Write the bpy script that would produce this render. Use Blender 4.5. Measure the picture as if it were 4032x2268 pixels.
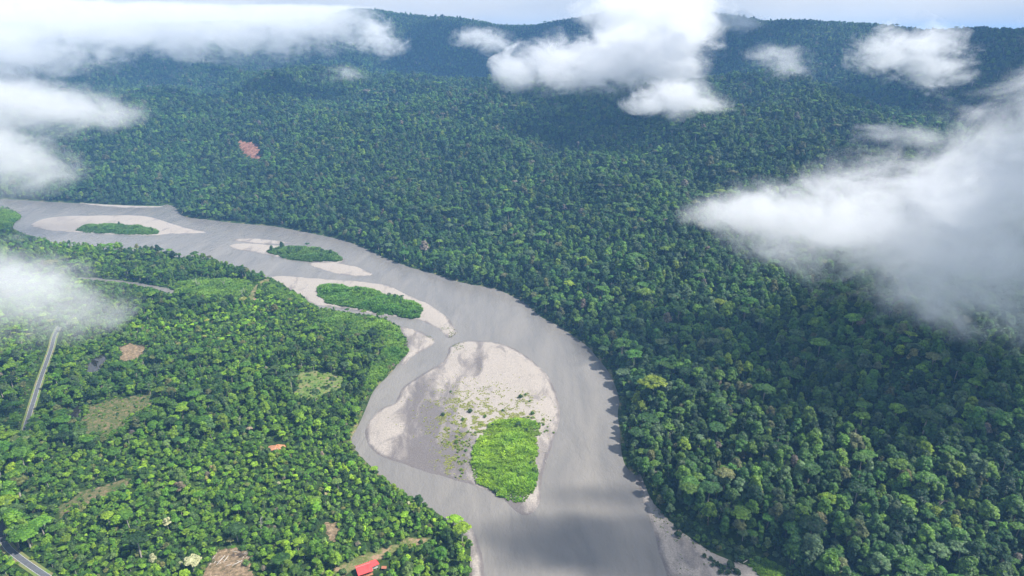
import bpy, bmesh, math, time
import numpy as np
from mathutils import Vector

SKYC = (5.5, 5.6, 5.75)
EXPOSURE = 0.72
VOL_BOUNCES = 12
WATC = (.225, .207, .182)
SANDC = (.37, .328, .285)
PAL_R = [(.038, .096, .021), (.064, .148, .024), (.102, .196, .024), (.080, .134, .052), (.120, .135, .050), (.19, .165, .12), (.150, .232, .020), (.019, .054, .017)]
PAL_RW = [24, 28, 18, 12, 4, .5, 3, 16]
PAL_L = [(.050, .125, .014), (.082, .185, .014), (.122, .230, .014), (.085, .152, .036), (.140, .160, .044), (.19, .17, .11), (.165, .280, .014), (.028, .072, .015)]
PAL_LW = [19, 28, 26, 12, 3, .4, 9, 11]
CLOUDS_ON = True
SR = 0.25
HAZE = 0.00012
HAZEC = (.24, .53, 1.0)
HIGH = [(105, 385, 0, 1000, 85, 48, 30, 'overhead cloud shading the lower river', .022, 1), (30, 402, 0, 1050, 50, 32, 22, 'small overhead cloud shading the river below the sandbar tip', .028, 5), (75, 452, 0, 1050, 42, 16, 14, 'thin overhead cloud shading the river right of the sandbar tip', .025, 11),
  (330, 570, 40, 1000, 95, 120, 35, 'overhead cloud shading the right forest', .05, 2), (430, 400, 40, 1000, 60, 40, 30, 'overhead cloud shading the lower right forest', .04, 4),
  (-60, 3020, 310, 1300, 520, 230, 70, 'overhead cloud shading the left ridge cliff', .05, 3), (1180, 1850, 260, 1200, 280, 330, 60, 'overhead cloud shading the right cliff', .05, 6), (-820, 2120, 170, 1300, 300, 110, 50, 'overhead cloud shading the far left slope', .06, 7), (250, 1650, 170, 1200, 260, 150, 50, 'overhead cloud shading the middle slope', .04, 8), (600, 2500, 300, 1300, 300, 170, 50, 'overhead cloud shading the middle ridge', .05, 9), (700, 1150, 120, 1100, 110, 200, 40, 'overhead cloud shading the right slope', .04, 12)]
CLOUDS_ON = True
SR = 0.3
HAZE = 0.00012
HAZEC = (.24, .53, 1.0)
# ---- plan of the place, in metres (x east, y ahead of the camera)
LAND_RIGHT = [[-2137.1, 1660.9], [-1605.4, 1614.0], [-1270.0, 1548.1], [-1163.8, 1527.2], [-1101.3, 1515.0], [-1025.8, 1494.9], [-956.8, 1483.1], [-912.7, 1467.6], [-826.4, 1452.4], [-759.9, 1448.7], [-767.7, 1483.1], [-725.5, 1448.7], [-686.8, 1377.3], [-651.9, 1350.5], [-604.8, 1334.3], [-538.3, 1305.9], [-470.6, 1290.6], [-414.4, 1258.1], [-360.0, 1224.3], [-308.2, 1192.1], [-258.3, 1141.7], [-226.3, 1099.5], [-185.9, 1055.9], [-155.9, 1025.1], [-115.2, 996.0], [-82.1, 962.8], [-51.5, 945.3], [-24.9, 935.0], [-1.7, 905.3], [17.5, 877.3], [30.2, 845.0], [39.8, 820.1], [56.6, 800.3], [74.0, 765.5], [90.2, 734.4], [96.4, 707.4], [105.4, 672.4], [108.1, 644.6], [109.3, 610.5], [102.7, 579.2], [100.4, 550.6], [97.5, 524.1], [95.8, 496.8], [102.1, 474.3], [104.7, 456.0], [105.5, 431.6], [105.6, 409.2], [104.9, 384.6], [106.4, 366.2], [108.5, 335.2], [106.7, 289.3]]
LAND_LEFT = [[-1977.0, 1527.2], [-1208.9, 1467.6], [-1103.2, 1441.3], [-1044.2, 1405.1], [-999.9, 1360.4], [-994.2, 1334.3], [-976.4, 1296.7], [-947.4, 1252.3], [-886.4, 1197.3], [-845.5, 1180.3], [-800.7, 1155.1], [-751.2, 1143.0], [-716.5, 1130.6], [-671.5, 1123.2], [-633.8, 1116.0], [-575.3, 1092.4], [-525.5, 1069.7], [-489.6, 1060.7], [-461.9, 1039.3], [-427.8, 1015.8], [-397.0, 998.2], [-374.1, 979.7], [-365.8, 981.0], [-350.8, 966.4], [-331.2, 941.8], [-297.4, 905.3], [-270.8, 869.8], [-260.3, 850.7], [-242.8, 845.0], [-213.8, 833.8], [-180.3, 822.8], [-157.3, 809.5], [-138.7, 787.6], [-124.4, 757.2], [-120.5, 723.4], [-124.9, 697.1], [-131.2, 667.6], [-139.2, 640.2], [-144.2, 622.9], [-143.9, 594.5], [-144.3, 564.6], [-145.4, 543.7], [-146.5, 529.2], [-131.5, 505.4], [-106.8, 475.3], [-87.5, 456.3], [-70.0, 442.1], [-56.4, 430.0], [-40.2, 413.8], [-33.7, 409.6], [-25.3, 400.8], [-21.1, 384.6], [-19.6, 366.2], [-19.4, 341.7], [-22.2, 289.3]]
SAND_BIG = [[-74.4, 736.6], [-51.7, 750.2], [-22.8, 745.6], [0.9, 731.0], [19.0, 704.3], [33.5, 672.4], [42.6, 640.2], [47.0, 610.5], [46.4, 571.8], [40.9, 543.7], [34.1, 517.8], [28.4, 493.9], [25.0, 477.0], [23.2, 456.0], [21.6, 441.1], [16.4, 430.7], [11.2, 427.0], [5.2, 430.2], [-0.9, 438.7], [-8.8, 450.9], [-18.5, 458.5], [-30.0, 465.3], [-45.0, 471.6], [-62.1, 479.8], [-79.7, 488.1], [-94.4, 496.8], [-107.3, 502.6], [-121.3, 512.9], [-131.8, 530.5], [-136.5, 550.6], [-134.9, 564.6], [-132.0, 579.2], [-128.2, 590.6], [-115.8, 598.4], [-115.7, 610.5], [-114.9, 631.4], [-104.9, 649.1], [-90.6, 672.4], [-79.0, 687.0], [-74.1, 707.4]]
VEG_BIG = [[-33.5, 514.8], [-25.4, 539.2], [-23.0, 555.6], [-14.2, 561.3], [-1.1, 567.0], [14.0, 567.0], [25.6, 555.6], [24.1, 533.9], [21.4, 517.9], [21.0, 496.7], [20.5, 479.7], [18.9, 463.6], [17.0, 453.3], [7.4, 440.4], [-5.6, 448.3], [-20.1, 461.0], [-30.9, 471.5], [-34.3, 496.7]]
SAND_MID = [[-373.6, 977.3], [-364.0, 988.4], [-345.7, 988.4], [-306.6, 979.1], [-268.2, 970.0], [-231.1, 964.6], [-199.4, 954.0], [-176.7, 941.8], [-161.7, 919.9], [-138.4, 895.8], [-113.1, 869.8], [-94.0, 840.8], [-74.8, 800.3], [-66.9, 775.2], [-70.6, 759.6], [-78.3, 753.7], [-83.3, 771.5], [-99.4, 793.9], [-116.8, 812.1], [-149.2, 822.8], [-188.2, 836.6], [-217.3, 849.3], [-246.8, 860.9], [-257.3, 863.8], [-269.6, 865.3], [-296.0, 900.5], [-328.1, 931.6], [-350.3, 955.7]]
VEG_MID = [[-281.0, 922.8], [-276.8, 939.7], [-248.5, 938.0], [-211.3, 926.1], [-178.6, 903.2], [-147.7, 884.3], [-125.6, 861.7], [-118.4, 838.6], [-122.2, 815.3], [-149.4, 824.8], [-189.0, 841.5], [-224.6, 858.7], [-247.9, 866.1], [-269.0, 890.5]]
SAND_BANK = [[-142.1, 793.9], [-120.5, 782.6], [-102.2, 765.5], [-91.1, 747.9], [-97.2, 729.9], [-108.3, 714.8], [-115.3, 699.1], [-120.1, 680.1], [-124.2, 687.0], [-125.0, 712.6], [-127.5, 745.6], [-136.8, 775.2]]
SAND_THIN = [[-509.3, 1186.9], [-497.4, 1197.3], [-469.4, 1200.0], [-420.9, 1184.3], [-383.4, 1166.4], [-412.8, 1158.9], [-457.5, 1166.4], [-489.6, 1176.5]]
SAND_ISLAND = [[-501.1, 1151.5], [-485.8, 1166.4], [-457.5, 1166.4], [-425.1, 1153.9], [-367.1, 1146.6], [-321.0, 1129.7], [-291.9, 1099.5], [-264.9, 1053.8], [-301.1, 1051.7], [-342.7, 1062.2], [-388.6, 1083.9], [-415.1, 1099.5], [-438.7, 1113.3], [-470.2, 1125.0]]
VEG_ISLAND = [[-422.1, 1114.6], [-399.1, 1138.3], [-343.2, 1135.9], [-301.8, 1107.7], [-270.5, 1059.1], [-302.3, 1057.0], [-355.9, 1063.4], [-394.4, 1091.8]]
SAND_TAIL = [[-335.1, 1053.8], [-296.2, 1058.0], [-253.3, 1039.3], [-225.5, 1011.3], [-211.3, 992.2], [-235.4, 984.7], [-268.4, 996.0], [-306.8, 1025.1]]
SAND_FAR = [[-939.2, 1287.6], [-947.6, 1321.5], [-946.7, 1347.2], [-920.4, 1367.1], [-848.9, 1370.5], [-777.0, 1373.9], [-737.6, 1360.4], [-671.3, 1305.9], [-612.3, 1261.0], [-563.5, 1238.1], [-598.5, 1229.8], [-643.0, 1229.8], [-658.5, 1216.1], [-703.9, 1218.8], [-768.9, 1229.8], [-827.6, 1241.0], [-879.6, 1252.3]]
VEG_FAR = [[-829.7, 1257.3], [-828.1, 1286.8], [-781.3, 1292.9], [-713.2, 1280.8], [-658.9, 1240.1], [-660.6, 1220.7], [-713.5, 1223.4], [-777.2, 1231.7], [-811.9, 1240.1]]
SAND_STRIP = [[-985.7, 1498.9], [-917.2, 1475.3], [-830.4, 1460.0], [-761.7, 1452.4], [-752.1, 1445.0], [-818.6, 1437.6], [-886.8, 1452.4], [-954.5, 1479.2]]
SAND_RIGHT = [[101.7, 479.8], [102.6, 458.5], [103.9, 431.6], [104.1, 409.2], [103.5, 384.6], [105.1, 366.2], [107.3, 335.2], [214.0, 335.2], [186.9, 366.2], [175.3, 375.0], [158.2, 381.5], [144.1, 390.6], [131.3, 407.1], [121.2, 427.0], [113.4, 448.4], [107.7, 468.9]]
SAND_LEFT = [[-36.6, 420.2], [-30.3, 414.4], [-24.1, 399.9], [-20.3, 384.6], [-18.8, 366.2], [-18.3, 335.2], [-34.7, 335.2], [-29.0, 366.2], [-29.2, 384.6], [-33.9, 400.8]]
VEG_RIGHT = [[162.5, 378.5], [171.4, 380.4], [182.0, 371.7], [189.8, 364.0], [195.9, 353.1], [175.1, 353.1], [164.2, 367.3]]
BUSH_RIGHT = [[122.4, 419.9], [130.5, 404.7], [143.8, 390.3], [157.6, 380.4], [167.7, 377.7], [164.4, 384.3], [151.2, 396.3], [138.5, 413.3], [130.0, 426.8]]
VEG_STRIP = [[-914.2, 1498.4], [-883.5, 1510.5], [-829.8, 1510.5], [-784.3, 1490.5], [-764.9, 1459.5], [-821.2, 1459.5], [-879.6, 1471.0]]
CANE_A = [[-257.9, 833.3], [-229.2, 833.3], [-178.7, 815.6], [-152.5, 797.1], [-133.1, 768.4], [-159.9, 768.4], [-185.4, 750.5], [-210.7, 756.4], [-244.6, 793.3]]
CANE_B = [[-500.0, 942.1], [-454.9, 959.7], [-395.7, 959.7], [-374.6, 933.5], [-365.6, 884.8], [-403.1, 862.1], [-451.0, 884.8], [-478.6, 908.6]]
CANE_C = [[-350.2, 947.3], [-309.3, 908.6], [-267.2, 857.7], [-300.7, 862.1], [-337.8, 892.6], [-354.4, 925.1]]
CANE_E = [[-159.9, 768.4], [-133.7, 762.3], [-123.1, 739.1], [-121.0, 708.5], [-127.8, 687.9], [-133.9, 658.9], [-142.1, 634.5], [-146.2, 613.3], [-153.7, 630.2], [-150.9, 680.9], [-144.8, 722.4]]
CANE_D = [[-1085.7, 1417.6], [-1032.6, 1389.2], [-990.5, 1345.1], [-984.5, 1313.0], [-946.7, 1247.0], [-965.5, 1247.0]]
ROAD = [[-566.5, 786.9], [-553.7, 756.4], [-545.7, 741.3], [-537.2, 725.7], [-520.1, 690.9], [-501.8, 652.4], [-484.4, 617.4], [-468.1, 585.4], [-451.6, 552.6], [-434.4, 519.5], [-414.1, 482.2], [-398.1, 451.9], [-382.1, 423.2], [-370.0, 403.5], [-357.9, 391.1], [-343.3, 381.2], [-317.8, 366.2], [-289.4, 350.3], [-255.9, 332.3]]
CLEAR_FELLED = [[-208.9, 388.0], [-198.5, 390.0], [-184.7, 386.8], [-179.5, 380.1], [-181.6, 370.6], [-171.7, 361.9], [-165.4, 344.2], [-203.7, 344.2], [-207.5, 361.9], [-206.6, 372.5]]
CLEAR_ROAD = [[-456.0, 723.5], [-448.7, 733.5], [-427.3, 723.5], [-417.0, 709.5], [-419.0, 693.9], [-432.6, 681.9]]
CLEAR_RIVER = [[-230.3, 659.7], [-214.4, 664.4], [-186.8, 656.9], [-176.2, 644.1], [-175.4, 626.6], [-182.9, 615.6], [-193.8, 603.3], [-207.7, 599.3], [-220.5, 615.6], [-222.8, 641.5]]
CLEAR_FIELD = [[-412.9, 587.5], [-396.3, 603.3], [-368.6, 611.4], [-352.7, 595.3], [-364.2, 572.4], [-362.1, 540.7], [-383.8, 537.4], [-399.0, 550.9]]
CLEAR_HUT = [[-215.8, 518.0], [-212.0, 525.6], [-202.8, 524.3], [-196.3, 514.8], [-203.2, 509.3], [-210.9, 509.3]]
CLEAR_LOT = [[-139.7, 417.5], [-131.5, 416.6], [-126.2, 406.5], [-125.5, 395.2], [-132.2, 396.0]]
CLEAR_TRACK = [[-347.7, 431.2], [-342.6, 453.1], [-331.3, 460.8], [-314.5, 471.4], [-307.1, 463.4], [-317.8, 448.1], [-332.6, 431.2], [-339.0, 422.0]]
CLEAR_HOUSE = [[-112.0, 365.1], [-110.5, 372.5], [-108.8, 377.0], [-90.9, 380.9], [-84.5, 375.5], [-81.4, 368.8], [-89.8, 363.3], [-100.9, 352.7], [-111.3, 352.7]]
PATH = [[-119.3, 364.4], [-112.5, 369.5], [-106.0, 377.0], [-97.3, 381.3], [-90.9, 384.0], [-80.7, 390.0], [-73.1, 395.2], [-64.9, 397.7]]
POND = [[-461.5, 661.7], [-470.6, 680.9], [-471.8, 696.0], [-468.5, 708.5], [-461.0, 703.2], [-455.8, 685.9], [-453.2, 671.2], [-448.8, 659.8]]
POND2 = [[-421.9, 566.8], [-426.3, 581.6], [-428.2, 593.2], [-419.4, 581.6], [-414.3, 566.8]]
OXBOW = [[-653.1, 974.2], [-625.9, 968.7], [-584.3, 957.9], [-541.6, 943.8], [-504.3, 926.7], [-481.0, 910.2]]
GULLY = [[-356.7, 877.1], [-366.8, 900.5], [-370.4, 921.7], [-368.9, 942.1], [-365.5, 961.5], [-362.0, 974.2]]
HOUSE = [[-104.8, 367.0], [-91.6, 373.8], [-88.9, 370.1], [-92.8, 367.8], [-93.8, 364.2], [-101.6, 360.3]]
LOGS = [[-190.9, 375.9], [-190.6, 371.7], [-192.6, 368.4], [-194.3, 364.7], [-193.9, 367.7], [-193.6, 377.4], [-189.9, 382.0], [-183.3, 380.5], [-182.9, 370.6], [-175.2, 375.5]]
HEIGHTS = [[-1365.4, 3653.2, 413.8], [-2036.5, 3787.2, 397.3], [-2643.8, 3764.3, 377.7], [-3493.8, 3576.8, 357.6], [-711.6, 3222.4, 437.6], [-239.4, 3191.0, 398.0], [188.8, 3094.2, 380.5], [343.0, 2980.3, 406.2], [544.7, 2848.4, 397.5], [734.9, 2753.6, 406.8], [896.6, 2610.3, 390.1], [931.7, 2534.2, 393.7], [1112.9, 2238.6, 364.7], [1220.6, 2008.1, 346.8], [1297.9, 1837.9, 331.1], [1428.4, 1606.9, 306.3], [1597.1, 1363.5, 289.9], [-1161.6, 3301.6, 270.8], [-654.0, 3050.7, 260.1], [-231.0, 3021.2, 237.1], [183.1, 2944.3, 224.1], [532.7, 2728.5, 239.8], [693.7, 2547.2, 259.9], [852.8, 2296.8, 279.9], [1050.8, 2079.6, 269.1], [1149.1, 1852.6, 242.5], [1209.5, 1667.5, 207.2], [-549.0, 2541.4, 219.8], [141.1, 2245.6, 185.6], [648.3, 1892.0, 220.1], [930.1, 1482.4, 213.9], [1185.8, 1218.1, 209.5], [-437.6, 2002.7, 180.6], [-87.5, 1747.8, 152.8], [283.0, 1595.1, 169.2], [628.8, 1361.8, 194.1], [751.3, 1181.3, 193.7], [692.6, 918.1, 162.9], [-932.9, 2102.3, 172.6], [-1601.9, 2417.4, 212.7], [-2060.7, 2180.3, 201.8], [-955.1, 1700.1, 157.9], [-1231.4, 1446.9, 160.8], [-820.3, 1431.7, 105.6], [-1080.4, 1247.1, 121.4], [-537.8, 1453.7, 102.0], [-630.9, 1739.1, 153.7], [-250.4, 1499.2, 94.6], [-210.8, 1232.1, 50.8], [114.1, 872.6, 36.4], [129.5, 1011.7, 52.7], [146.9, 1170.8, 79.3], [167.2, 1359.8, 117.4], [-25.7, 1119.7, 22.0], [-28.5, 1269.7, 57.3], [186.4, 357.6, 8], [219.0, 446.2, 22], [260.9, 556.6, 30], [302.9, 668.1, 40], [355.9, 810.6, 58], [428.9, 1008.0, 85], [141.0, 437.7, 10], [174.7, 574.6, 20], [217.6, 747.7, 30], [304.1, 343.4, 24], [351.6, 420.9, 40], [408.2, 511.7, 55], [455.5, 590.2, 75], [524.1, 701.4, 96], [612.1, 839.8, 112], [514.4, 484.8, 70], [395.7, 339.4, 40], [697.9, 661.1, 110], [111.2, 529.2, 5], [99.4, 734.7, 5], [6.9, 928.0, 5], [-193.0, 1102.8, 6], [-462.6, 1316.3, 7], [-641.3, 1365.8, 7], [-984.5, 1532.6, 8], [-1289.0, 1576.1, 8], [-588.4, 965.8, 4], [-392.3, 603.3, 4], [-262.7, 693.9, 4], [-161.7, 380.1, 4], [-354.1, 380.1, 4], [-575.4, 693.9, 4], [-409.7, 965.8, 4], [-816.2, 1133.1, 4], [-843.4, 693.9, 4], [-1349.0, 1183.2, 4], [-1350.5, 1431.7, 4], [-1487.9, 3981.0, 368.8], [-1855.5, 4964.6, 223.8], [-2202.3, 4095.5, 352.3], [-2699.5, 5020.2, 207.3], [-2845.0, 4050.7, 332.7], [-3448.4, 4910.0, 187.7], [-3738.4, 3827.2, 312.6], [-4472.1, 4578.3, 167.60000000000002], [-787.1, 3564.2, 392.6], [-1013.5, 4589.5, 247.60000000000002], [-265.6, 3540.0, 353.0], [-344.1, 4587.1, 208.0], [210.1, 3443.6, 335.5], [274.1, 4491.6, 190.5], [383.0, 3328.0, 361.2], [503.1, 4371.1, 216.2], [610.4, 3192.2, 352.5], [807.7, 4223.5, 207.5], [825.2, 3091.8, 361.8], [1095.9, 4106.3, 216.8], [1010.3, 2941.3, 345.1], [1351.4, 3934.4, 200.10000000000002], [1052.5, 2862.7, 348.7], [1414.8, 3848.2, 203.7], [1268.7, 2552.0, 319.7], [1736.1, 3492.2, 174.7], [1402.4, 2307.2, 301.8], [1947.8, 3204.4, 156.8], [1499.8, 2123.8, 286.1], [2105.5, 2981.5, 141.10000000000002], [1660.9, 1868.5, 261.3], [2358.5, 2653.3, 116.30000000000001], [1863.3, 1590.8, 244.89999999999998], [2661.9, 2272.5, 99.89999999999998], [-800, 0, 4], [0, 0, 0], [600, 0, 30], [1200, 0, 70], [0, -600, 4], [-1200, -600, 4], [1200, -600, 60]]
CLOUDS = {"RIGHT": [[216.3, 707.7, 163.1, 37.7, 50, 17.7], [261.8, 681.5, 165.5, 61.2, 70, 35.0], [312.3, 648.8, 167.9, 77.6, 80, 45.3], [356.1, 614.2, 169.4, 85.1, 90, 57.4], [404.6, 595.6, 182.0, 90.2, 100, 79.4], [365.5, 549.5, 138.0, 52.3, 60, 24.1], [406.5, 545.1, 153.9, 53.4, 80, 41.1], [468.4, 623.7, 219.7, 73.5, 90, 68.9], [512.0, 666.0, 268.7, 44.2, 60, 56.5], [560.4, 704.3, 310.4, 47.2, 60, 55.1]], "LEFTFRONT": [[-411.4, 490.3, 154.9, 58.2, 70, 36.9], [-388.4, 508.7, 149.6, 58.3, 60, 33.1], [-361.7, 515.8, 133.1, 42.5, 50, 19.3], [-339.3, 518.9, 124.9, 26.8, 40, 10.7]], "LEFTMID": [[-645.9, 827.9, 209.2, 67.8, 90, 52.4], [-613.2, 852.4, 195.5, 55.6, 80, 37.0], [-589.8, 856.6, 179.8, 36.8, 60, 18.4]], "LEFTUP": [[-848.6, 1113.5, 239.2, 98.1, 130, 45.0], [-798.4, 1150.0, 235.9, 106.3, 130, 40.9], [-738.9, 1189.2, 229.1, 90.0, 120, 34.4], [-690.0, 1218.2, 216.3, 49.1, 80, 20.5]], "BANK": [[-1822.7, 2382.8, 388.1, 297.1, 300, 227.2], [-1645.7, 2387.8, 333.3, 202.7, 300, 118.2], [-1596.4, 2540.0, 397.7, 227.2, 300, 131.1], [-1510.5, 2707.1, 401.5, 252.8, 300, 119.2], [-1388.3, 2883.2, 412.8, 261.0, 300, 130.5], [-1201.8, 2965.7, 422.4, 261.0, 300, 141.7], [-1002.0, 3039.1, 416.8, 242.4, 300, 134.2], [-805.8, 3045.2, 416.9, 201.9, 280, 132.1], [-709.6, 3069.0, 448.4, 110.1, 200, 110.1]], "CENTRE": [[12.7, 1900.0, 260.2, 66.5, 120, 44.3], [117.7, 1896.4, 275.4, 110.7, 150, 60.9], [241.8, 1884.6, 285.7, 121.8, 160, 66.4], [362.1, 1865.2, 300.9, 132.8, 160, 88.5], [438.4, 1951.4, 359.6, 93.2, 160, 116.5], [429.7, 2259.5, 419.8, 187.6, 200, 80.4], [336.2, 2275.3, 386.0, 93.8, 150, 80.4]], "LENS": [[282.6, 1422.2, 217.5, 59.3, 70, 21.2], [327.4, 1412.5, 231.4, 67.7, 80, 35.6], [380.7, 1399.1, 219.5, 50.8, 70, 18.6]], "WISPR": [[789.6, 1505.5, 312.4, 69.3, 90, 44.6], [832.3, 1482.3, 324.4, 79.2, 90, 44.6], [868.2, 1461.6, 290.2, 59.4, 80, 44.6]], "WISPL": [[-133.8, 2496.4, 345.9, 65.5, 80, 32.0], [-58.9, 2499.3, 333.0, 72.8, 80, 36.4]], "WISPA": [[-521.5, 2751.0, 374.6, 73.4, 90, 48.9], [-478.0, 2657.4, 325.7, 86.5, 90, 47.2]], "WISPB": [[685.9, 1878.7, 300.6, 69.9, 80, 29.1], [708.0, 1816.9, 268.5, 56.8, 80, 34.1]], "WISPC": [[598.7, 1097.3, 197.9, 55.0, 60, 16.1], [631.5, 1055.5, 197.4, 43.3, 60, 14.4]], "WISPD": [[-521.3, 2240.1, 234.0, 80.5, 80, 26.8]], "RIDGEGAP": [[826.9, 2570.2, 389.3, 70.8, 80, 28.3], [761.3, 2590.4, 405.4, 78.6, 80, 31.5]]}
SLIDE_POLY = [[-689.3, 1746.4], [-666.2, 1736.3], [-643.7, 1723.0], [-610.9, 1668.4], [-612.5, 1652.8], [-584.4, 1609.9], [-610.2, 1627.1], [-636.7, 1660.6], [-666.3, 1699.6]]
LOGS_FELLED = [[-206.0, 384.7, -206.1, 382.8], [-206.0, 381.5, -206.7, 378.5], [-199.2, 381.5, -201.4, 372.6], [-196.8, 381.2, -197.5, 374.7], [-195.7, 386.0, -190.8, 384.6], [-203.4, 376.2, -203.8, 374.0], [-205.8, 374.4, -206.0, 371.9], [-186.9, 384.6, -184.5, 384.7], [-185.4, 376.8, -190.6, 371.7], [-191.5, 373.4, -194.9, 371.5], [-185.6, 380.5, -186.2, 378.8], [-183.3, 381.1, -183.7, 379.4], [-199.9, 375.1, -199.2, 373.4], [-189.1, 376.8, -185.0, 375.1], [-187.0, 383.1, -184.4, 383.8]]
LOGS_BEACH = [[159.0, 376.3, 165.1, 380.4], [156.6, 382.8, 158.9, 378.3], [154.4, 379.7, 157.1, 375.9], [165.7, 378.0, 169.6, 380.7], [138.3, 384.2, 140.0, 379.7], [155.6, 377.3, 158.9, 375.2], [158.2, 380.7, 161.8, 379.7]]
LOGS_BAR = [[26.0, 513.4, 31.9, 511.5], [28.4, 500.3, 29.5, 496.0], [6.1, 605.1, 16.3, 595.2], [14.0, 446.4, 17.7, 451.3]]
SHRUBS_BAR = [[8.6, 607.1, 1.2], [-40.3, 578.2, 1.3], [-66.0, 572.2, 1.1], [-46.4, 563.8, 1.0], [19.6, 574.6, 1.1], [19.0, 482.0, 1.6], [-62.4, 618.6, 0.7], [13.7, 612.1, 0.8], [17.8, 599.1, 0.7], [25.5, 555.9, 1.0], [-49.7, 524.6, 0.9], [-40.2, 512.2, 0.8], [-12.7, 456.3, 1.1], [-25.5, 569.1, 0.9], [-8.8, 581.0, 0.8], [29.6, 555.9, 0.7]]
SHRUBS_BEACH = [[120.3, 404.0, 1.5], [121.7, 412.5, 1.6], [133.8, 382.5, 0.9], [137.5, 379.7, 0.9], [137.1, 373.5, 0.8], [139.3, 378.0, 0.6], [140.5, 374.6, 1.0], [142.4, 372.5, 1.0], [143.7, 370.2, 1.1], [142.1, 368.9, 0.9], [140.4, 366.2, 1.0], [145.3, 365.9, 1.1], [149.2, 373.9, 1.5], [149.3, 371.2, 1.3], [151.0, 367.2, 1.2], [152.1, 365.9, 1.1], [114.4, 430.7, 0.7], [116.6, 427.0, 0.9], [119.8, 425.3, 0.8], [122.1, 421.3, 0.9], [123.9, 419.6, 0.9]]
HUTLOGS = [[-206.1, 517.1], [-207.9, 512.2], [-204.5, 515.8], [-203.7, 513.6], [-205.9, 514.7], [-205.3, 512.8]]
TREES_CLEAR = [[-226.5, 624.2, 0, 1.0], [-213.4, 660.1, 1, 0.85], [-214.0, 651.5, 2, 0.5], [-193.8, 658.1, 0, 0.75], [-177.4, 651.9, 0, 0.85], [-183.3, 623.1, 1, 0.85], [-170.4, 616.1, 2, 0.6], [-192.9, 592.6, 1, 1.05]]
rng = np.random.default_rng(7)
T0 = time.time()
SCN = bpy.context.scene
for o in list(bpy.data.objects): bpy.data.objects.remove(o)
COL = SCN.collection

# ------------------------------------------------------------------ camera
cam_d = bpy.data.cameras.new('camera'); cam = bpy.data.objects.new('camera', cam_d); COL.objects.link(cam)
cam.location = (0, 0, 340); cam.rotation_euler = (math.radians(70), 0, 0)
cam_d.sensor_width = 36; cam_d.lens = 24.0; cam_d.clip_start = 1; cam_d.clip_end = 60000
SCN.camera = cam
# ------------------------------------------------------------------ sun, sky, exposure
SUN_DIR = Vector((0.96, -0.25, 0)).normalized()
SUN_EL = math.radians(52)
SD = Vector((SUN_DIR.x * math.cos(SUN_EL), SUN_DIR.y * math.cos(SUN_EL), math.sin(SUN_EL)))
sun_d = bpy.data.lights.new('sun', 'SUN'); sun = bpy.data.objects.new('sun', sun_d); COL.objects.link(sun)
sun_d.energy = 5.0; sun_d.angle = math.radians(0.6); sun_d.color = (1.0, 0.955, 0.89)
sun.rotation_euler = SD.to_track_quat('Z', 'Y').to_euler(); sun.location = (0, 0, 900)
W = bpy.data.worlds.new('World'); SCN.world = W; W.use_nodes = True
def NT(tree): tree.nodes.clear(); return tree.nodes, tree.links
N, LK = NT(W.node_tree)
def nd(N, t, **k):
    n = N.new(t)
    for a, b in k.items():
        if a.startswith('i_'):
            s = a[2:]
            s = int(s) if s.isdigit() else s.replace('_', ' ')
            n.inputs[s].default_value = b
        else: setattr(n, a, b)
    return n
sky = nd(N, 'ShaderNodeTexSky', sky_type='NISHITA', sun_disc=False, sun_elevation=SUN_EL, sun_rotation=math.atan2(SUN_DIR.x, SUN_DIR.y), altitude=400, air_density=1.0, dust_density=1.0)
tc = nd(N, 'ShaderNodeTexCoord')
mp = nd(N, 'ShaderNodeMapping'); mp.inputs['Scale'].default_value = (1, 1, 2.6)
LK.new(tc.outputs['Generated'], mp.inputs['Vector'])
nz = nd(N, 'ShaderNodeTexNoise', i_Scale=2.3, i_Detail=7.0, i_Roughness=0.55, i_Distortion=0.25)
LK.new(mp.outputs[0], nz.inputs['Vector'])
rp = nd(N, 'ShaderNodeMapRange', interpolation_type='SMOOTHSTEP'); rp.inputs[1].default_value = 0.12; rp.inputs[2].default_value = 0.30
sx = nd(N, 'ShaderNodeSeparateXYZ'); LK.new(tc.outputs['Generated'], sx.inputs[0])
cv = nd(N, 'ShaderNodeMath', operation='MULTIPLY_ADD'); cv.inputs[1].default_value = -.42; LK.new(sx.outputs[2], cv.inputs[0]); LK.new(nz.outputs[0], cv.inputs[2]); LK.new(cv.outputs[0], rp.inputs[0])      # thicker cover towards the horizon
nz2 = nd(N, 'ShaderNodeTexNoise', i_Scale=4.0, i_Detail=6.0, i_Roughness=0.5)
LK.new(mp.outputs[0], nz2.inputs['Vector'])
cr = nd(N, 'ShaderNodeValToRGB'); cr.color_ramp.elements[0].position = 0.35; cr.color_ramp.elements[1].position = 0.62
cr.color_ramp.elements[0].color = (SKYC[0]*.80, SKYC[1]*.84, SKYC[2]*.90, 1); cr.color_ramp.elements[1].color = (SKYC[0], SKYC[1], SKYC[2], 1)
LK.new(nz2.outputs[0], cr.inputs[0])
mx = nd(N, 'ShaderNodeMix', data_type='RGBA'); LK.new(rp.outputs[0], mx.inputs[0]); LK.new(sky.outputs[0], mx.inputs[6]); LK.new(cr.outputs[0], mx.inputs[7])
bg = nd(N, 'ShaderNodeBackground', i_Strength=0.10); LK.new(mx.outputs[2], bg.inputs[0])
wo = nd(N, 'ShaderNodeOutputWorld'); LK.new(bg.outputs[0], wo.inputs[0])
vs = SCN.view_settings; vs.view_transform = 'Standard'; vs.look = 'None'; vs.exposure = EXPOSURE; vs.gamma = 1; vs.use_curve_mapping = False
CY = SCN.cycles
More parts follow.
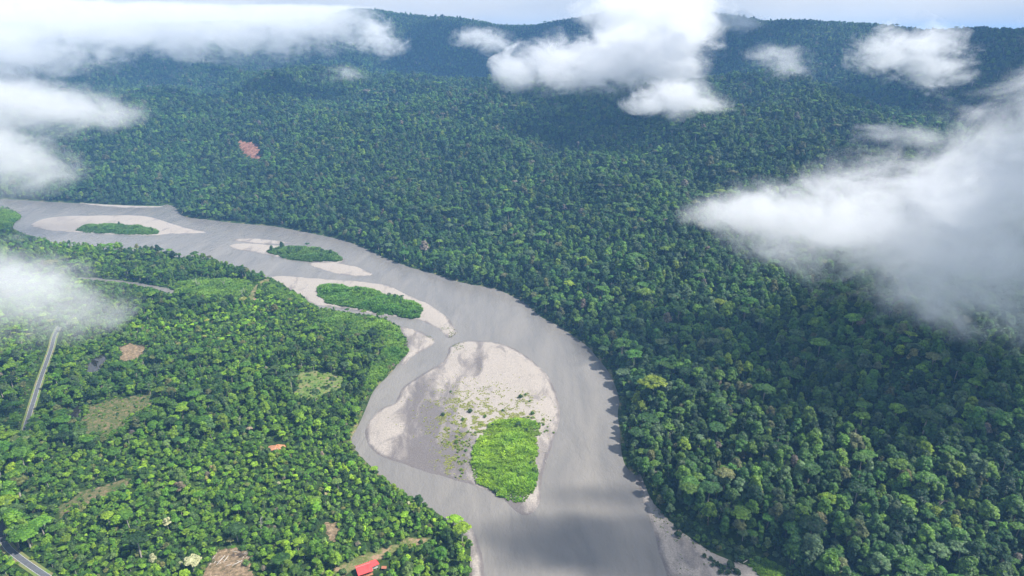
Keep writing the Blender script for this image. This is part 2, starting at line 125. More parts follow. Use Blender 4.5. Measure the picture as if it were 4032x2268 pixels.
CY.max_bounces = 12; CY.diffuse_bounces = 2; CY.glossy_bounces = 2; CY.transmission_bounces = 3; CY.volume_bounces = VOL_BOUNCES; CY.transparent_max_bounces = 16
CY.use_adaptive_sampling = True; CY.adaptive_threshold = 0.02; CY.use_denoising = True
try: CY.denoiser = 'OPENIMAGEDENOISE'; CY.denoising_prefilter = 'ACCURATE'; CY.denoising_input_passes = 'RGB_ALBEDO_NORMAL'
except Exception: pass
CY.volume_step_rate = 1.0; CY.volume_max_steps = 256; CY.sample_clamp_indirect = 6

# ------------------------------------------------------------------ helpers
def hash2(ix, iy, s):
    h = (ix.astype(np.int64) * 374761393 + iy.astype(np.int64) * 668265263 + s * 974711) & 0x7fffffff
    h = ((h ^ (h >> 13)) * 1274126177) & 0x7fffffff
    return ((h ^ (h >> 16)) & 0xffff) / 65535.0
def vnoise(x, y, s=0):
    ix = np.floor(x); iy = np.floor(y); fx = x - ix; fy = y - iy
    ux = fx * fx * fx * (fx * (fx * 6 - 15) + 10); uy = fy * fy * fy * (fy * (fy * 6 - 15) + 10)
    a = hash2(ix, iy, s); b = hash2(ix + 1, iy, s); c = hash2(ix, iy + 1, s); d = hash2(ix + 1, iy + 1, s)
    return a + (b - a) * ux + (c - a) * uy + (a - b - c + d) * ux * uy
def fbm(x, y, sc, octv=4, s=0, rough=0.5):
    t = 0; a = 1; n = 0
    for k in range(octv):
        t = t + a * vnoise(x / sc + 17.3 * k, y / sc - 9.1 * k, s + k); n += a; a *= rough; sc /= 2.03
    return t / n
def seg_dist(P, poly, closed=True):
    poly = np.asarray(poly, float); A = poly; B = np.roll(poly, -1, 0)
    if not closed: A = poly[:-1]; B = poly[1:]
    d2 = np.full(len(P), 1e18)
    for a, b in zip(A, B):
        ab = b - a; t = np.clip(((P - a) @ ab) / max(ab @ ab, 1e-9), 0, 1)
        q = P - a - t[:, None] * ab; d2 = np.minimum(d2, (q * q).sum(1))
    return np.sqrt(d2)
def inside(P, poly):
    poly = np.asarray(poly, float); r = np.zeros(len(P), bool); x = P[:, 0]; y = P[:, 1]
    for (x0, y0), (x1, y1) in zip(poly, np.roll(poly, -1, 0)):
        if y0 == y1: continue
        c = ((y0 > y) != (y1 > y)) & (x < (x1 - x0) * (y - y0) / (y1 - y0) + x0); r ^= c
    return r
def sdf(P, poly, far=1e9):
    poly = np.asarray(poly, float)
    lo = poly.min(0) - far; hi = poly.max(0) + far
    m = ((P > lo) & (P < hi)).all(1)
    out = np.full(len(P), -float(far))
    if m.any():
        Q = P[m]; d = seg_dist(Q, poly); out[m] = np.where(inside(Q, poly), d, -d)
    return out
def smooth_poly(poly, it=2, closed=True):
    p = np.asarray(poly, float)
    for _ in range(it):
        if closed:
            q = np.roll(p, -1, 0); p = np.stack([p * .75 + q * .25, p * .25 + q * .75], 1).reshape(-1, 2)
        else:
            q = p[1:]; r = p[:-1]; m = np.stack([r * .75 + q * .25, r * .25 + q * .75], 1).reshape(-1, 2); p = np.vstack([p[:1], m, p[-1:]])
    return p
def sstep(a, b, x):
    t = np.clip((x - a) / (b - a), 0, 1); return t * t * (3 - 2 * t)

def mat(name):
    m = bpy.data.materials.new(name); m.use_nodes = True; N, L = NT(m.node_tree)
    out = nd(N, 'ShaderNodeOutputMaterial'); return m, N, L, out
def simple_mat(name, col, rough=0.7, var=0.0, scale=1.0, bump=0.0, spec=0.3, col2=None):
    m, N, L, out = mat(name)
    p = nd(N, 'ShaderNodeBsdfPrincipled', i_Roughness=rough); p.inputs['Specular IOR Level'].default_value = spec
    p.inputs['Base Color'].default_value = (*col, 1)
    if col2 or bump:
        t = nd(N, 'ShaderNodeTexCoord'); n = nd(N, 'ShaderNodeTexNoise', i_Scale=scale, i_Detail=5.0, i_Roughness=0.6); L.new(t.outputs['Object'], n.inputs['Vector'])
        if col2:
            c = nd(N, 'ShaderNodeValToRGB'); c.color_ramp.elements[0].position = .35; c.color_ramp.elements[1].position = .65
            c.color_ramp.elements[0].color = (*col, 1); c.color_ramp.elements[1].color = (*col2, 1); L.new(n.outputs[0], c.inputs[0]); L.new(c.outputs[0], p.inputs['Base Color'])
        if bump:
            b = nd(N, 'ShaderNodeBump', i_Strength=bump, i_Distance=0.3); L.new(n.outputs[0], b.inputs['Height']); L.new(b.outputs[0], p.inputs['Normal'])
    L.new(p.outputs[0], out.inputs[0]); return m

def mesh_obj(name, verts, faces, material, parent=None, smooth=False, link=True, uniform=None):
    me = bpy.data.meshes.new(name)
    verts = np.asarray(verts, np.float32)
    if isinstance(faces, np.ndarray):
        k = faces.shape[1]; nf = len(faces)
        me.vertices.add(len(verts)); me.vertices.foreach_set('co', verts.ravel())
        me.loops.add(nf * k); me.loops.foreach_set('vertex_index', faces.astype(np.int32).ravel())
        me.polygons.add(nf); me.polygons.foreach_set('loop_start', np.arange(0, nf * k, k, dtype=np.int32))
        me.polygons.foreach_set('loop_total', np.full(nf, k, np.int32)); me.update(calc_edges=True); me.validate()
    else:
        me.from_pydata([tuple(map(float, v)) for v in verts], [], faces); me.update()
    if smooth: me.polygons.foreach_set('use_smooth', np.ones(len(me.polygons), bool))
    for mm in (material if isinstance(material, (list, tuple)) else [material]): me.materials.append(mm)
    o = bpy.data.objects.new(name, me)
    if link: COL.objects.link(o)
    if parent: o.parent = parent
    return o
def tag(o, label=None, cat=None, group=None, kind=None):
    if label: o['label'] = label
    if cat: o['category'] = cat
    if group: o['group'] = group
    if kind: o['kind'] = kind
    return o
def thing(name, label, cat, loc=(0, 0, 0), rz=0, group=None):
    o = bpy.data.objects.new(name, None); COL.objects.link(o); o.location = loc; o.rotation_euler = (0, 0, rz); o.empty_display_size = 1
    return tag(o, label, cat, group)
def fattr(me, name, vals, dom='POINT', typ='FLOAT'):
    a = me.attributes.new(name, typ, dom)
    key = {'FLOAT': 'value', 'INT': 'value', 'FLOAT_VECTOR': 'vector', 'FLOAT_COLOR': 'color'}[typ]
    a.data.foreach_set(key, np.ascontiguousarray(vals, dtype=np.int32 if typ == 'INT' else np.float32).ravel())
class MB:
    """collects shapes into one mesh"""
    def __init__(s): s.v = []; s.f = []
    def add(s, v, f):
        o = len(s.v); s.v += [tuple(map(float, q)) for q in v]; s.f += [tuple(i + o for i in q) for q in f]
    def box(s, c, d, rz=0):
        x, y, z = d[0] / 2, d[1] / 2, d[2] / 2; cs, sn = math.cos(rz), math.sin(rz); v = []
        for i in (-1, 1):
            for j in (-1, 1):
                for k in (-1, 1): v.append((c[0] + i * x * cs - j * y * sn, c[1] + i * x * sn + j * y * cs, c[2] + k * z))
        s.add(v, [(0, 1, 3, 2), (4, 6, 7, 5), (0, 4, 5, 1), (2, 3, 7, 6), (0, 2, 6, 4), (1, 5, 7, 3)])
    def tube(s, pts, rad, n=6):
        pts = [Vector(p) for p in pts]; v = []; f = []
        for i, p in enumerate(pts):
            d = (pts[min(i + 1, len(pts) - 1)] - pts[max(i - 1, 0)]).normalized()
            a = d.orthogonal().normalized() if i == 0 else (a - d * a.dot(d)).normalized(); b = d.cross(a)
            for k in range(n):
                t = 2 * math.pi * k / n; v.append(p + (a * math.cos(t) + b * math.sin(t)) * rad[i])
        for i in range(len(pts) - 1):
            for k in range(n):
                k2 = (k + 1) % n; f.append((i * n + k, i * n + k2, (i + 1) * n + k2, (i + 1) * n + k))
        f.append(tuple(range(n))[::-1]); f.append(tuple((len(pts) - 1) * n + k for k in range(n)))
        s.add(v, f)
    def build(s, name, m, parent=None, link=True, smooth=False):
        return mesh_obj(name, s.v, s.f, m, parent, smooth, link)

# ------------------------------------------------------------------ terrain height
FARM = 30000.0
LR = np.vstack([smooth_poly(LAND_RIGHT, 2, False), [(LAND_RIGHT[-1][0] + 60, -FARM), (FARM, -FARM), (FARM, FARM), (-FARM, FARM), (-FARM, LAND_RIGHT[0][1])]])
LL = np.vstack([smooth_poly(LAND_LEFT, 2, False), [(LAND_LEFT[-1][0] - 40, -FARM), (-FARM, -FARM), (-FARM, LAND_LEFT[0][1])]])
HC = np.array(HEIGHTS)
def tps_fit(P, z, lam=0.02):
    S = 1000.0; Q = P / S
    d = np.linalg.norm(Q[:, None] - Q[None], axis=2); K = np.where(d > 0, d * d * np.log(d + 1e-12), 0) + lam * np.eye(len(P)) * 0.05
    A = np.zeros((len(P) + 3,) * 2); A[:-3, :-3] = K; A[:-3, -3] = 1; A[:-3, -2:] = Q; A[-3, :-3] = 1; A[-2:, :-3] = Q.T
    return np.linalg.solve(A, np.concatenate([z, np.zeros(3)]))
TW = tps_fit(HC[:, :2], HC[:, 2])
def tps(P):
    S = 1000.0; out = np.empty(len(P)); Q = np.clip(P, [-5200, -700], [3400, 6200]) / S; C = HC[:, :2] / S
    for i in range(0, len(P), 20000):
        q = Q[i:i + 20000]; d2 = ((q[:, None] - C[None]) ** 2).sum(2)
        out[i:i + 20000] = (0.5 * d2 * np.log(d2 + 1e-12)) @ TW[:-3] + TW[-3] + q @ TW[-2:]
    return out
def land_sd(P):
    return sdf(P, LR), sdf(P, LL)
ROADP = smooth_poly(ROAD, 2, False)
OXP = smooth_poly(OXBOW, 2, False); GUP = smooth_poly(GULLY, 2, False)
def height(P):
    a, b = land_sd(P); sd = np.maximum(a, b)
    z = tps(P); x, y = P[:, 0], P[:, 1]
    hill = np.clip((z - 10) / 60, 0, 1)
    g = 1 - 1.35 * np.abs(2 * fbm(x * 0.95 + y * 0.45, (y * 0.6 - x * .35), 430, 4, 11, .45) - 1)
    amp = 1 - .88 * np.clip((z - 220) / 130, 0, 1)
    z = z + hill * amp * ((g - 0.80) * (60 + 80 * np.clip((z - 60) / 120, 0, 1)) + (fbm(x, y, 120, 3, 5) - .5) * 16)
    flat = (b > a)
    zl = 3.2 + (fbm(x, y, 160, 3, 21) - .5) * 2.2
    z = np.where(flat, zl, np.clip(z, 3.0, 470))
    bank = np.where(sd > 0, sd * 0.35, sd * 0.22)
    z = np.minimum(z, bank); z = np.maximum(z, -3.5)
    for pl, gap in ((SAND_RIGHT, 5), (SAND_LEFT, 3), (SAND_BANK, 3), (SAND_MID, 3)):
        s = sdf(P, pl, 60); ge = np.where(sd < 7, -6, gap); z = np.where(s > -59, np.minimum(z, .2 + np.maximum(-(s - ge), -3) * .4), z)
    m = b > 20
    if m.any():
        Q = P[m]; zz = z[m]
        d = seg_dist(Q, OXP, False); zz = np.minimum(zz, -1.5 + np.maximum(d - 6.0, 0) * .5)
        for pd in (POND, POND2):
            s = sdf(Q, pd, 60); zz = np.minimum(zz, np.where(s > -59, 1.2 - (s + 4) * .6, 99)); 
        d = seg_dist(Q, ROADP, False); w = sstep(18, 7, d); zz = zz * (1 - w) + 3.2 * w
        z[m] = np.maximum(zz, -3.5)
    return z

def graded(spec):
    out = [spec[0][0]]
    for a, b, s in spec:
        n = max(1, round((b - a) / s)); out += list(a + (b - a) * (np.arange(n) + 1) / n)
    return np.array(out)
gx = graded([(-5800, -4500, 650), (-4500, -1500, 30), (-1500, -700, 14), (-700, 520, 7), (520, 1500, 14), (1500, 3200, 30), (3200, 5800, 650)])
gy = graded([(-5800, -3000, 1400), (-3000, -200, 400), (-200, 250, 25), (250, 900, 7), (900, 1700, 11), (1700, 3500, 20), (3500, 5200, 40), (5200, 5800, 600)])
GX, GY = np.meshgrid(gx, gy); PG = np.stack([GX.ravel(), GY.ravel()], 1)
ZG = height(PG); ZGR = ZG.reshape(GX.shape)
def ground_z(P):
    ix = np.clip(np.searchsorted(gx, P[:, 0]) - 1, 0, len(gx) - 2); iy = np.clip(np.searchsorted(gy, P[:, 1]) - 1, 0, len(gy) - 2)
    fx = (P[:, 0] - gx[ix]) / (gx[ix + 1] - gx[ix]); fy = (P[:, 1] - gy[iy]) / (gy[iy + 1] - gy[iy])
    return (ZGR[iy, ix] * (1 - fx) + ZGR[iy, ix + 1] * fx) * (1 - fy) + (ZGR[iy + 1, ix] * (1 - fx) + ZGR[iy + 1, ix + 1] * fx) * fy
print('terrain', round(time.time() - T0, 1), ZG.max())
nx = len(gx); ny = len(gy)
I = (np.arange(ny - 1)[:, None] * nx + np.arange(nx - 1)[None]).ravel()
FG = np.stack([I, I + 1, I + nx + 1, I + nx], 1)
# ground material: dark leaf litter, bare earth where the 'bare' attribute is set, sand at the shore
m_ground, N, L, out = mat('forest_floor')
p = nd(N, 'ShaderNodeBsdfPrincipled', i_Roughness=0.95); p.inputs['Specular IOR Level'].default_value = .1
g = nd(N, 'ShaderNodeNewGeometry'); n1 = nd(N, 'ShaderNodeTexNoise', i_Scale=0.12, i_Detail=6.0, i_Roughness=.65); L.new(g.outputs['Position'], n1.inputs['Vector'])
c1 = nd(N, 'ShaderNodeValToRGB'); e = c1.color_ramp.elements; e[0].position = .35; e[0].color = (.018, .034, .010, 1); e[1].position = .68; e[1].color = (.05, .085, .018, 1); L.new(n1.outputs[0], c1.inputs[0])
n2 = nd(N, 'ShaderNodeTexNoise', i_Scale=0.5, i_Detail=6.0, i_Roughness=.7); L.new(g.outputs['Position'], n2.inputs['Vector'])
c2 = nd(N, 'ShaderNodeValToRGB'); e = c2.color_ramp.elements; e[0].position = .36; e[0].color = (.13, .085, .05, 1); e[1].position = .62; e[1].color = (.33, .215, .14, 1)
e2 = c2.color_ramp.elements.new(.47); e2.color = (.11, .15, .04, 1); n3 = nd(N, 'ShaderNodeTexNoise', i_Scale=0.17, i_Detail=8.0, i_Roughness=.78); L.new(g.outputs['Position'], n3.inputs['Vector']); L.new(n3.outputs[0], c2.inputs[0])
at = nd(N, 'ShaderNodeAttribute', attribute_name='bare'); ms = nd(N, 'ShaderNodeMix', data_type='RGBA')
ma = nd(N, 'ShaderNodeMath', operation='ADD'); L.new(at.outputs['Fac'], ma.inputs[0]); mb = nd(N, 'ShaderNodeMath', operation='MULTIPLY_ADD'); mb.inputs[1].default_value = .8; mb.inputs[2].default_value = -.4; L.new(n2.outputs[0], mb.inputs[0]); L.new(mb.outputs[0], ma.inputs[1]); ma.use_clamp = True
mr = nd(N, 'ShaderNodeMapRange'); mr.inputs[1].default_value = .35; mr.inputs[2].default_value = .55; L.new(ma.outputs[0], mr.inputs[0])
L.new(mr.outputs[0], ms.inputs[0]); L.new(c1.outputs[0], ms.inputs[6]); L.new(c2.outputs[0], ms.inputs[7])
at2 = nd(N, 'ShaderNodeAttribute', attribute_name='red'); c3 = nd(N, 'ShaderNodeValToRGB'); e = c3.color_ramp.elements; e[0].position = .35; e[0].color = (.20, .06, .04, 1); e[1].position = .65; e[1].color = (.46, .19, .12, 1); L.new(n3.outputs[0], c3.inputs[0])
ms2 = nd(N, 'ShaderNodeMix', data_type='RGBA'); L.new(at2.outputs['Fac'], ms2.inputs[0]); L.new(ms.outputs[2], ms2.inputs[6]); L.new(c3.outputs[0], ms2.inputs[7])
L.new(ms2.outputs[2], p.inputs['Base Color']); bp = nd(N, 'ShaderNodeBump', i_Strength=.6, i_Distance=.6); L.new(n2.outputs[0], bp.inputs['Height']); L.new(bp.outputs[0], p.inputs['Normal'])
L.new(p.outputs[0], out.inputs[0])
ground = tag(mesh_obj('ground', np.column_stack([PG, ZG]), FG, m_ground, smooth=True), kind='structure')
BARES = {'CLEAR_FELLED': CLEAR_FELLED, 'CLEAR_ROAD': CLEAR_ROAD, 'CLEAR_RIVER': CLEAR_RIVER, 'CLEAR_FIELD': CLEAR_FIELD, 'CLEAR_HUT': CLEAR_HUT, 'CLEAR_LOT': CLEAR_LOT, 'CLEAR_TRACK': CLEAR_TRACK}
bare = np.zeros(len(PG))
for k, pl in BARES.items():
    s = sdf(PG, pl, 30); s = s + (fbm(PG[:, 0], PG[:, 1], 12, 3, 33) - .5) * 14; bare = np.maximum(bare, sstep(-5, 3, s) * .35)
near = (np.abs(PG[:, 0]) < 1500) & (PG[:, 1] > 200) & (PG[:, 1] < 1500)
for pl, w in ((GUP, 3), (smooth_poly(PATH, 1, False), 2.0)):
    d = np.full(len(PG), 99.); d[near] = seg_dist(PG[near], pl, False); bare = np.maximum(bare, sstep(w + 5, w, d))
sdL = sdf(PG, LL); sdR = sdf(PG, LR); bare = np.maximum(bare, sstep(4, 1, np.abs(np.maximum(sdL, sdR))) * .6)
SLIDE = [tuple(v) for v in SLIDE_POLY]
fattr(ground.data, 'bare', bare); fattr(ground.data, 'red', np.zeros(len(PG)))
def soil_mat(name, a_, b_, c_, scale):
    m, N, L, out = mat(name); p = nd(N, 'ShaderNodeBsdfPrincipled', i_Roughness=.95); p.inputs['Specular IOR Level'].default_value = .1; g = nd(N, 'ShaderNodeNewGeometry')
    n1 = nd(N, 'ShaderNodeTexNoise', i_Scale=scale, i_Detail=9.0, i_Roughness=.75, i_Distortion=.5); L.new(g.outputs['Position'], n1.inputs['Vector']); c = nd(N, 'ShaderNodeValToRGB'); e = c.color_ramp.elements
    e[0].position = .36; e[0].color = (*a_, 1); e[1].position = .64; e[1].color = (*c_, 1); q = e.new(.5); q.color = (*b_, 1); L.new(n1.outputs[0], c.inputs[0]); L.new(c.outputs[0], p.inputs['Base Color'])
    bp = nd(N, 'ShaderNodeBump', i_Strength=.8, i_Distance=1.0); L.new(n1.outputs[0], bp.inputs['Height']); L.new(bp.outputs[0], p.inputs['Normal']); L.new(p.outputs[0], out.inputs[0]); return m
def patch(name, poly, step, m, label, jag=6., up=.15, relief=0.):
    poly = np.array(poly, float); lo = poly.min(0) - 6; hi = poly.max(0) + 6; xs = np.arange(lo[0], hi[0], step); ys = np.arange(lo[1], hi[1], step); X, Y = np.meshgrid(xs, ys); Q = np.stack([X.ravel(), Y.ravel()], 1)
    s = sdf(Q, poly) + (fbm(Q[:, 0], Q[:, 1], 9, 4, 37, .6) - .5) * jag * 2; zq = ground_z(Q) + np.where(s > 0, up, -.3) + np.where(s > 0, relief * (fbm(Q[:, 0], Q[:, 1], 6, 3, 39) - .3), 0)
    n_ = len(xs); I = (np.arange(len(ys) - 1)[:, None] * n_ + np.arange(n_ - 1)[None]).ravel(); F = np.stack([I, I + 1, I + n_ + 1, I + n_], 1); F = F[(s[F] > 0).any(1)]; used, inv = np.unique(F, return_inverse=True)
    o = mesh_obj(name, np.column_stack([Q, zq])[used], inv.reshape(F.shape), m, smooth=True); o['label'] = label; o['kind'] = 'structure'; return o
m_brown = soil_mat('clearing_soil', (.07, .065, .03), (.20, .145, .085), (.37, .27, .175), .3)
m_field = soil_mat('field_soil', (.045, .085, .020), (.10, .11, .04), (.23, .165, .10), .22)
m_grassy = soil_mat('pasture', (.07, .13, .025), (.13, .19, .045), (.27, .20, .12), .14)
m_scar = soil_mat('landslip_soil', (.09, .055, .03), (.24, .11, .07), (.36, .21, .145), .14)
patch('bare_clearing', CLEAR_FELLED, 1.2, m_brown, 'brown felled clearing at the bottom of the left bank', 5, .15, .5)
patch('bare_clearing', CLEAR_ROAD, 1.5, m_brown, 'pale brown clearing to the right of the visible road', 5, .15, .5)
patch('pasture', CLEAR_RIVER, 1.5, m_grassy, 'green and brown grassy clearing with lone trees near the river', 6)
patch('field', CLEAR_FIELD, 1.5, m_field, 'brown planted field below the dark pond', 9)
patch('bare_clearing', CLEAR_LOT, 1.2, m_brown, 'small sandy lot up left of the red-roofed house', 4)
patch('dirt_track', CLEAR_TRACK, 1.2, m_field, 'dry dirt track among the trees at the lower left', 5)
patch('landslip', SLIDE, 2.5, m_scar, 'small red landslip scar on the forested slope beyond the river', 13, .8, 2.)

# ------------------------------------------------------------------ water
m_water, N, L, out = mat('river_water')
p = nd(N, 'ShaderNodeBsdfPrincipled', i_Roughness=0.16); p.inputs['IOR'].default_value = 1.33
g = nd(N, 'ShaderNodeNewGeometry'); mpw = nd(N, 'ShaderNodeMapping'); mpw.inputs['Rotation'].default_value = (0, 0, .35); mpw.inputs['Scale'].default_value = (1, .45, 1); L.new(g.outputs['Position'], mpw.inputs[0])
mpf = nd(N, 'ShaderNodeMapping'); mpf.inputs['Rotation'].default_value = (0, 0, .18); mpf.inputs['Scale'].default_value = (1, .22, 1); L.new(g.outputs['Position'], mpf.inputs[0]); n1 = nd(N, 'ShaderNodeTexNoise', i_Scale=0.03, i_Detail=7.0, i_Roughness=.6, i_Distortion=1.0); L.new(mpf.outputs[0], n1.inputs['Vector'])
c1 = nd(N, 'ShaderNodeValToRGB'); e = c1.color_ramp.elements; e[0].position = .3; e[0].color = (WATC[0]*.70, WATC[1]*.72, WATC[2]*.76, 1); e[1].position = .7; e[1].color = (*WATC, 1); L.new(n1.outputs[0], c1.inputs[0]); L.new(c1.outputs[0], p.inputs['Base Color'])
n2 = nd(N, 'ShaderNodeTexNoise', i_Scale=0.16, i_Detail=6.0, i_Roughness=.6, i_Distortion=.4); L.new(mpw.outputs[0], n2.inputs['Vector'])
mk = nd(N, 'ShaderNodeTexNoise', i_Scale=0.02, i_Detail=2.0); L.new(mpw.outputs[0], mk.inputs['Vector'])
mh = nd(N, 'ShaderNodeMath', operation='MULTIPLY'); L.new(n2.outputs[0], mh.inputs[0]); L.new(mk.outputs[0], mh.inputs[1])
n5 = nd(N, 'ShaderNodeTexNoise', i_Scale=0.55, i_Detail=3.0, i_Roughness=.6); L.new(mpw.outputs[0], n5.inputs['Vector']); m5 = nd(N, 'ShaderNodeMath', operation='MULTIPLY_ADD'); m5.inputs[1].default_value = .16; L.new(n5.outputs[0], m5.inputs[0]); L.new(mh.outputs[0], m5.inputs[2]); mh = m5
bp = nd(N, 'ShaderNodeBump', i_Strength=.85, i_Distance=1.8); L.new(mh.outputs[0], bp.inputs['Height']); L.new(bp.outputs[0], p.inputs['Normal'])
L.new(p.outputs[0], out.inputs[0])
wx = np.array([-5790, -3000, -1500, -600, 0, 600, 1500, 5790.]); wy = np.array([-5790, -500, 0, 500, 1000, 1500, 2500, 5790.])
WX, WY = np.meshgrid(wx, wy); I = (np.arange(7)[:, None] * 8 + np.arange(7)[None]).ravel()
river = tag(mesh_obj('river_water', np.column_stack([WX.ravel(), WY.ravel(), np.zeros(64)]), np.stack([I, I + 1, I + 9, I + 8], 1), m_water), kind='structure')
# pond water stands a little higher than the river
m_pond = simple_mat('pond_water', (.022, .020, .016), .08, spec=.5)
def disc(name, poly, z, m, kind='structure'):
    pl = smooth_poly(poly, 2); c = pl.mean(0); v = [(c[0], c[1], z)] + [(q[0], q[1], z) for q in pl]; n = len(pl)
    return tag(mesh_obj(name, v, [(0, i + 1, (i + 1) % n + 1) for i in range(n)], m), kind=kind)
def grow(poly, k):
    p = np.array(poly, float); c = p.mean(0); return c + (p - c) * k
disc('pond_water', grow(POND, 1.12), 1.3, m_pond); disc('pond_water', grow(POND2, 1.12), 1.3, m_pond)

# ------------------------------------------------------------------ sandbars
def sand_mat(name, pale, grey, scale=0.055, pebbly=.8):
    m, N, L, out = mat(name); p = nd(N, 'ShaderNodeBsdfPrincipled', i_Roughness=0.9); p.inputs['Specular IOR Level'].default_value = .25
    g = nd(N, 'ShaderNodeNewGeometry'); mpw = nd(N, 'ShaderNodeMapping'); mpw.inputs['Rotation'].default_value = (0, 0, -.45); mpw.inputs['Scale'].default_value = (1, .34, 1); L.new(g.outputs['Position'], mpw.inputs[0])
    n1 = nd(N, 'ShaderNodeTexNoise', i_Scale=scale, i_Detail=10.0, i_Roughness=.68, i_Distortion=.9); L.new(mpw.outputs[0], n1.inputs['Vector'])
    at = nd(N, 'ShaderNodeAttribute', attribute_name='wet'); a0 = nd(N, 'ShaderNodeMath', operation='MULTIPLY_ADD'); a0.inputs[1].default_value = 1.5; a0.inputs[2].default_value = -.27; L.new(n1.outputs[0], a0.inputs[0]); a = nd(N, 'ShaderNodeMath', operation='ADD'); L.new(a0.outputs[0], a.inputs[0]); L.new(at.outputs['Fac'], a.inputs[1])
    c = nd(N, 'ShaderNodeValToRGB'); e = c.color_ramp.elements; e[0].position = .52; e[0].color = (*pale, 1); e[1].position = .84; e[1].color = (*grey, 1)
    e3 = e.new(.64); e3.color = (*[(pale[i] * .5 + grey[i] * .5) for i in range(3)], 1); L.new(a.outputs[0], c.inputs[0])
    n2 = nd(N, 'ShaderNodeTexNoise', i_Scale=0.9, i_Detail=6.0, i_Roughness=.75); L.new(g.outputs['Position'], n2.inputs['Vector'])
    mr = nd(N, 'ShaderNodeMapRange'); mr.inputs[1].default_value = .3; mr.inputs[2].default_value = .7; mr.inputs[3].default_value = 1 - pebbly * .5; mr.inputs[4].default_value = 1 + pebbly * .25; L.new(n2.outputs[0], mr.inputs[0])
    mm = nd(N, 'ShaderNodeVectorMath', operation='SCALE'); L.new(c.outputs[0], mm.inputs[0]); L.new(mr.outputs[0], mm.inputs['Scale']); L.new(mm.outputs[0], p.inputs['Base Color'])
    bp = nd(N, 'ShaderNodeBump', i_Strength=.5, i_Distance=.5); L.new(n2.outputs[0], bp.inputs['Height']); L.new(bp.outputs[0], p.inputs['Normal'])
    r = nd(N, 'ShaderNodeMapRange'); r.inputs[1].default_value = .5; r.inputs[2].default_value = .8; r.inputs[3].default_value = .95; r.inputs[4].default_value = .45; L.new(a.outputs[0], r.inputs[0]); L.new(r.outputs[0], p.inputs['Roughness'])
    L.new(p.outputs[0], out.inputs[0]); return m
m_sand = sand_mat('river_sand', SANDC, (.165, .145, .136))
SANDS = []
def sandbar(poly, step, label, top=1.3, slope=.10, wetf=None, base_wet=0.0, jag=2.0):
    pl = smooth_poly(poly, 1); lo = pl.min(0) - 8; hi = pl.max(0) + 8
    xs = np.arange(lo[0], hi[0], step); ys = np.arange(lo[1], hi[1], step); X, Y = np.meshgrid(xs, ys); P = np.stack([X.ravel(), Y.ravel()], 1)
    s = sdf(P, pl, 20) + (fbm(P[:, 0], P[:, 1], 14, 4, 31) - .5) * jag * 2
    z = np.where(s > 0, np.minimum(s * slope + .08, top), s * .25) + np.where(s > 1, (fbm(P[:, 0], P[:, 1], 30, 4, 41) - .5) * .8 * np.clip(s / 15, 0, 1), 0)
    z = np.where(s > 0, np.maximum(z, .03), z)
    wet = base_wet + sstep(4.5, .5, s) * .34 * (fbm(P[:, 0], P[:, 1], 22, 2, 77) + .3)
    if wetf is not None: wet = wet + wetf(P)
    n = len(xs); mny = len(ys); I = (np.arange(mny - 1)[:, None] * n + np.arange(n - 1)[None]).ravel(); F = np.stack([I, I + 1, I + n + 1, I + n], 1)
    keep = (s[F] > -3).any(1); F = F[keep]; used, inv = np.unique(F, return_inverse=True)
    o = mesh_obj('sandbar', np.column_stack([P, z])[used], inv.reshape(F.shape), m_sand, smooth=True)
    fattr(o.data, 'wet', wet[used]); o['label'] = label; o['kind'] = 'structure'
    SANDS.append((pl, s, z, xs, ys)); return o
def sand_z(P):
    z = np.full(len(P), -9.)
    for pl, s, zz, xs, ys in SANDS:
        m = (P[:, 0] > xs[0]) & (P[:, 0] < xs[-1]) & (P[:, 1] > ys[0]) & (P[:, 1] < ys[-1])
        if m.any():
            Z = zz.reshape(len(ys), len(xs)); st = xs[1] - xs[0]
            i = np.clip(((P[m, 0] - xs[0]) / st).astype(int), 0, len(xs) - 1); j = np.clip(((P[m, 1] - ys[0]) / st).astype(int), 0, len(ys) - 1)
            z[m] = np.maximum(z[m], Z[j, i])
    return z
def blobwet(*bl):
    def f(P):
        w = 0
        for (x, y, rx, ry, k) in bl: w = w + k * np.exp(-(((P[:, 0] - x) / rx) ** 2 + ((P[:, 1] - y) / ry) ** 2))
        return w
    return f
sandbar(SAND_BIG, 1.6, 'large pale teardrop sandbar in the middle of the river bend with a green thicket', 1.6, .07,
        blobwet((-80, 560, 27, 88, .34), (-60, 500, 44, 28, .34), (-92, 625, 11, 45, .26), (-36, 690, 5, 60, .26), (-46, 545, 16, 40, .16), (24, 510, 12, 34, .22), (5, 436, 22, 14, .3), (-8, 605, 32, 60, -.16), (-120, 560, 10, 45, -.16)), .02, 1.2)
sandbar(SAND_MID, 2.0, 'curved pale sandbar with a long green thicket, nearest above the large one', 1.4, .10, blobwet((-100, 790, 12, 14, .14), (-215, 835, 30, 16, .12)), -.04)
sandbar(SAND_BANK, 1.6, 'small brown sand spit against the left bank beside the river bend', 1.1, .10, None, .08)
sandbar(SAND_THIN, 2.0, 'thin sand sliver lying upstream of the wooded river island', .8, .08, None, .06, 1.0)
sandbar(SAND_ISLAND, 2.0, 'low sandbar under the small wooded river island', 1.2, .10, None, .02, 1.2)
sandbar(SAND_TAIL, 2.0, 'pale leaf-shaped sandbar just below the wooded river island', 1.0, .08, blobwet((-170, 925, 14, 30, .12)), -.03, 1.2)
sandbar(SAND_FAR, 2.6, 'far pale sandbar with a strip of green bushes upstream', 1.6, .07, None, -.05, 1.5)
sandbar(SAND_STRIP, 2.6, 'narrow pale sand strip along the far bank', 1.0, .2, None, -.05, .8)
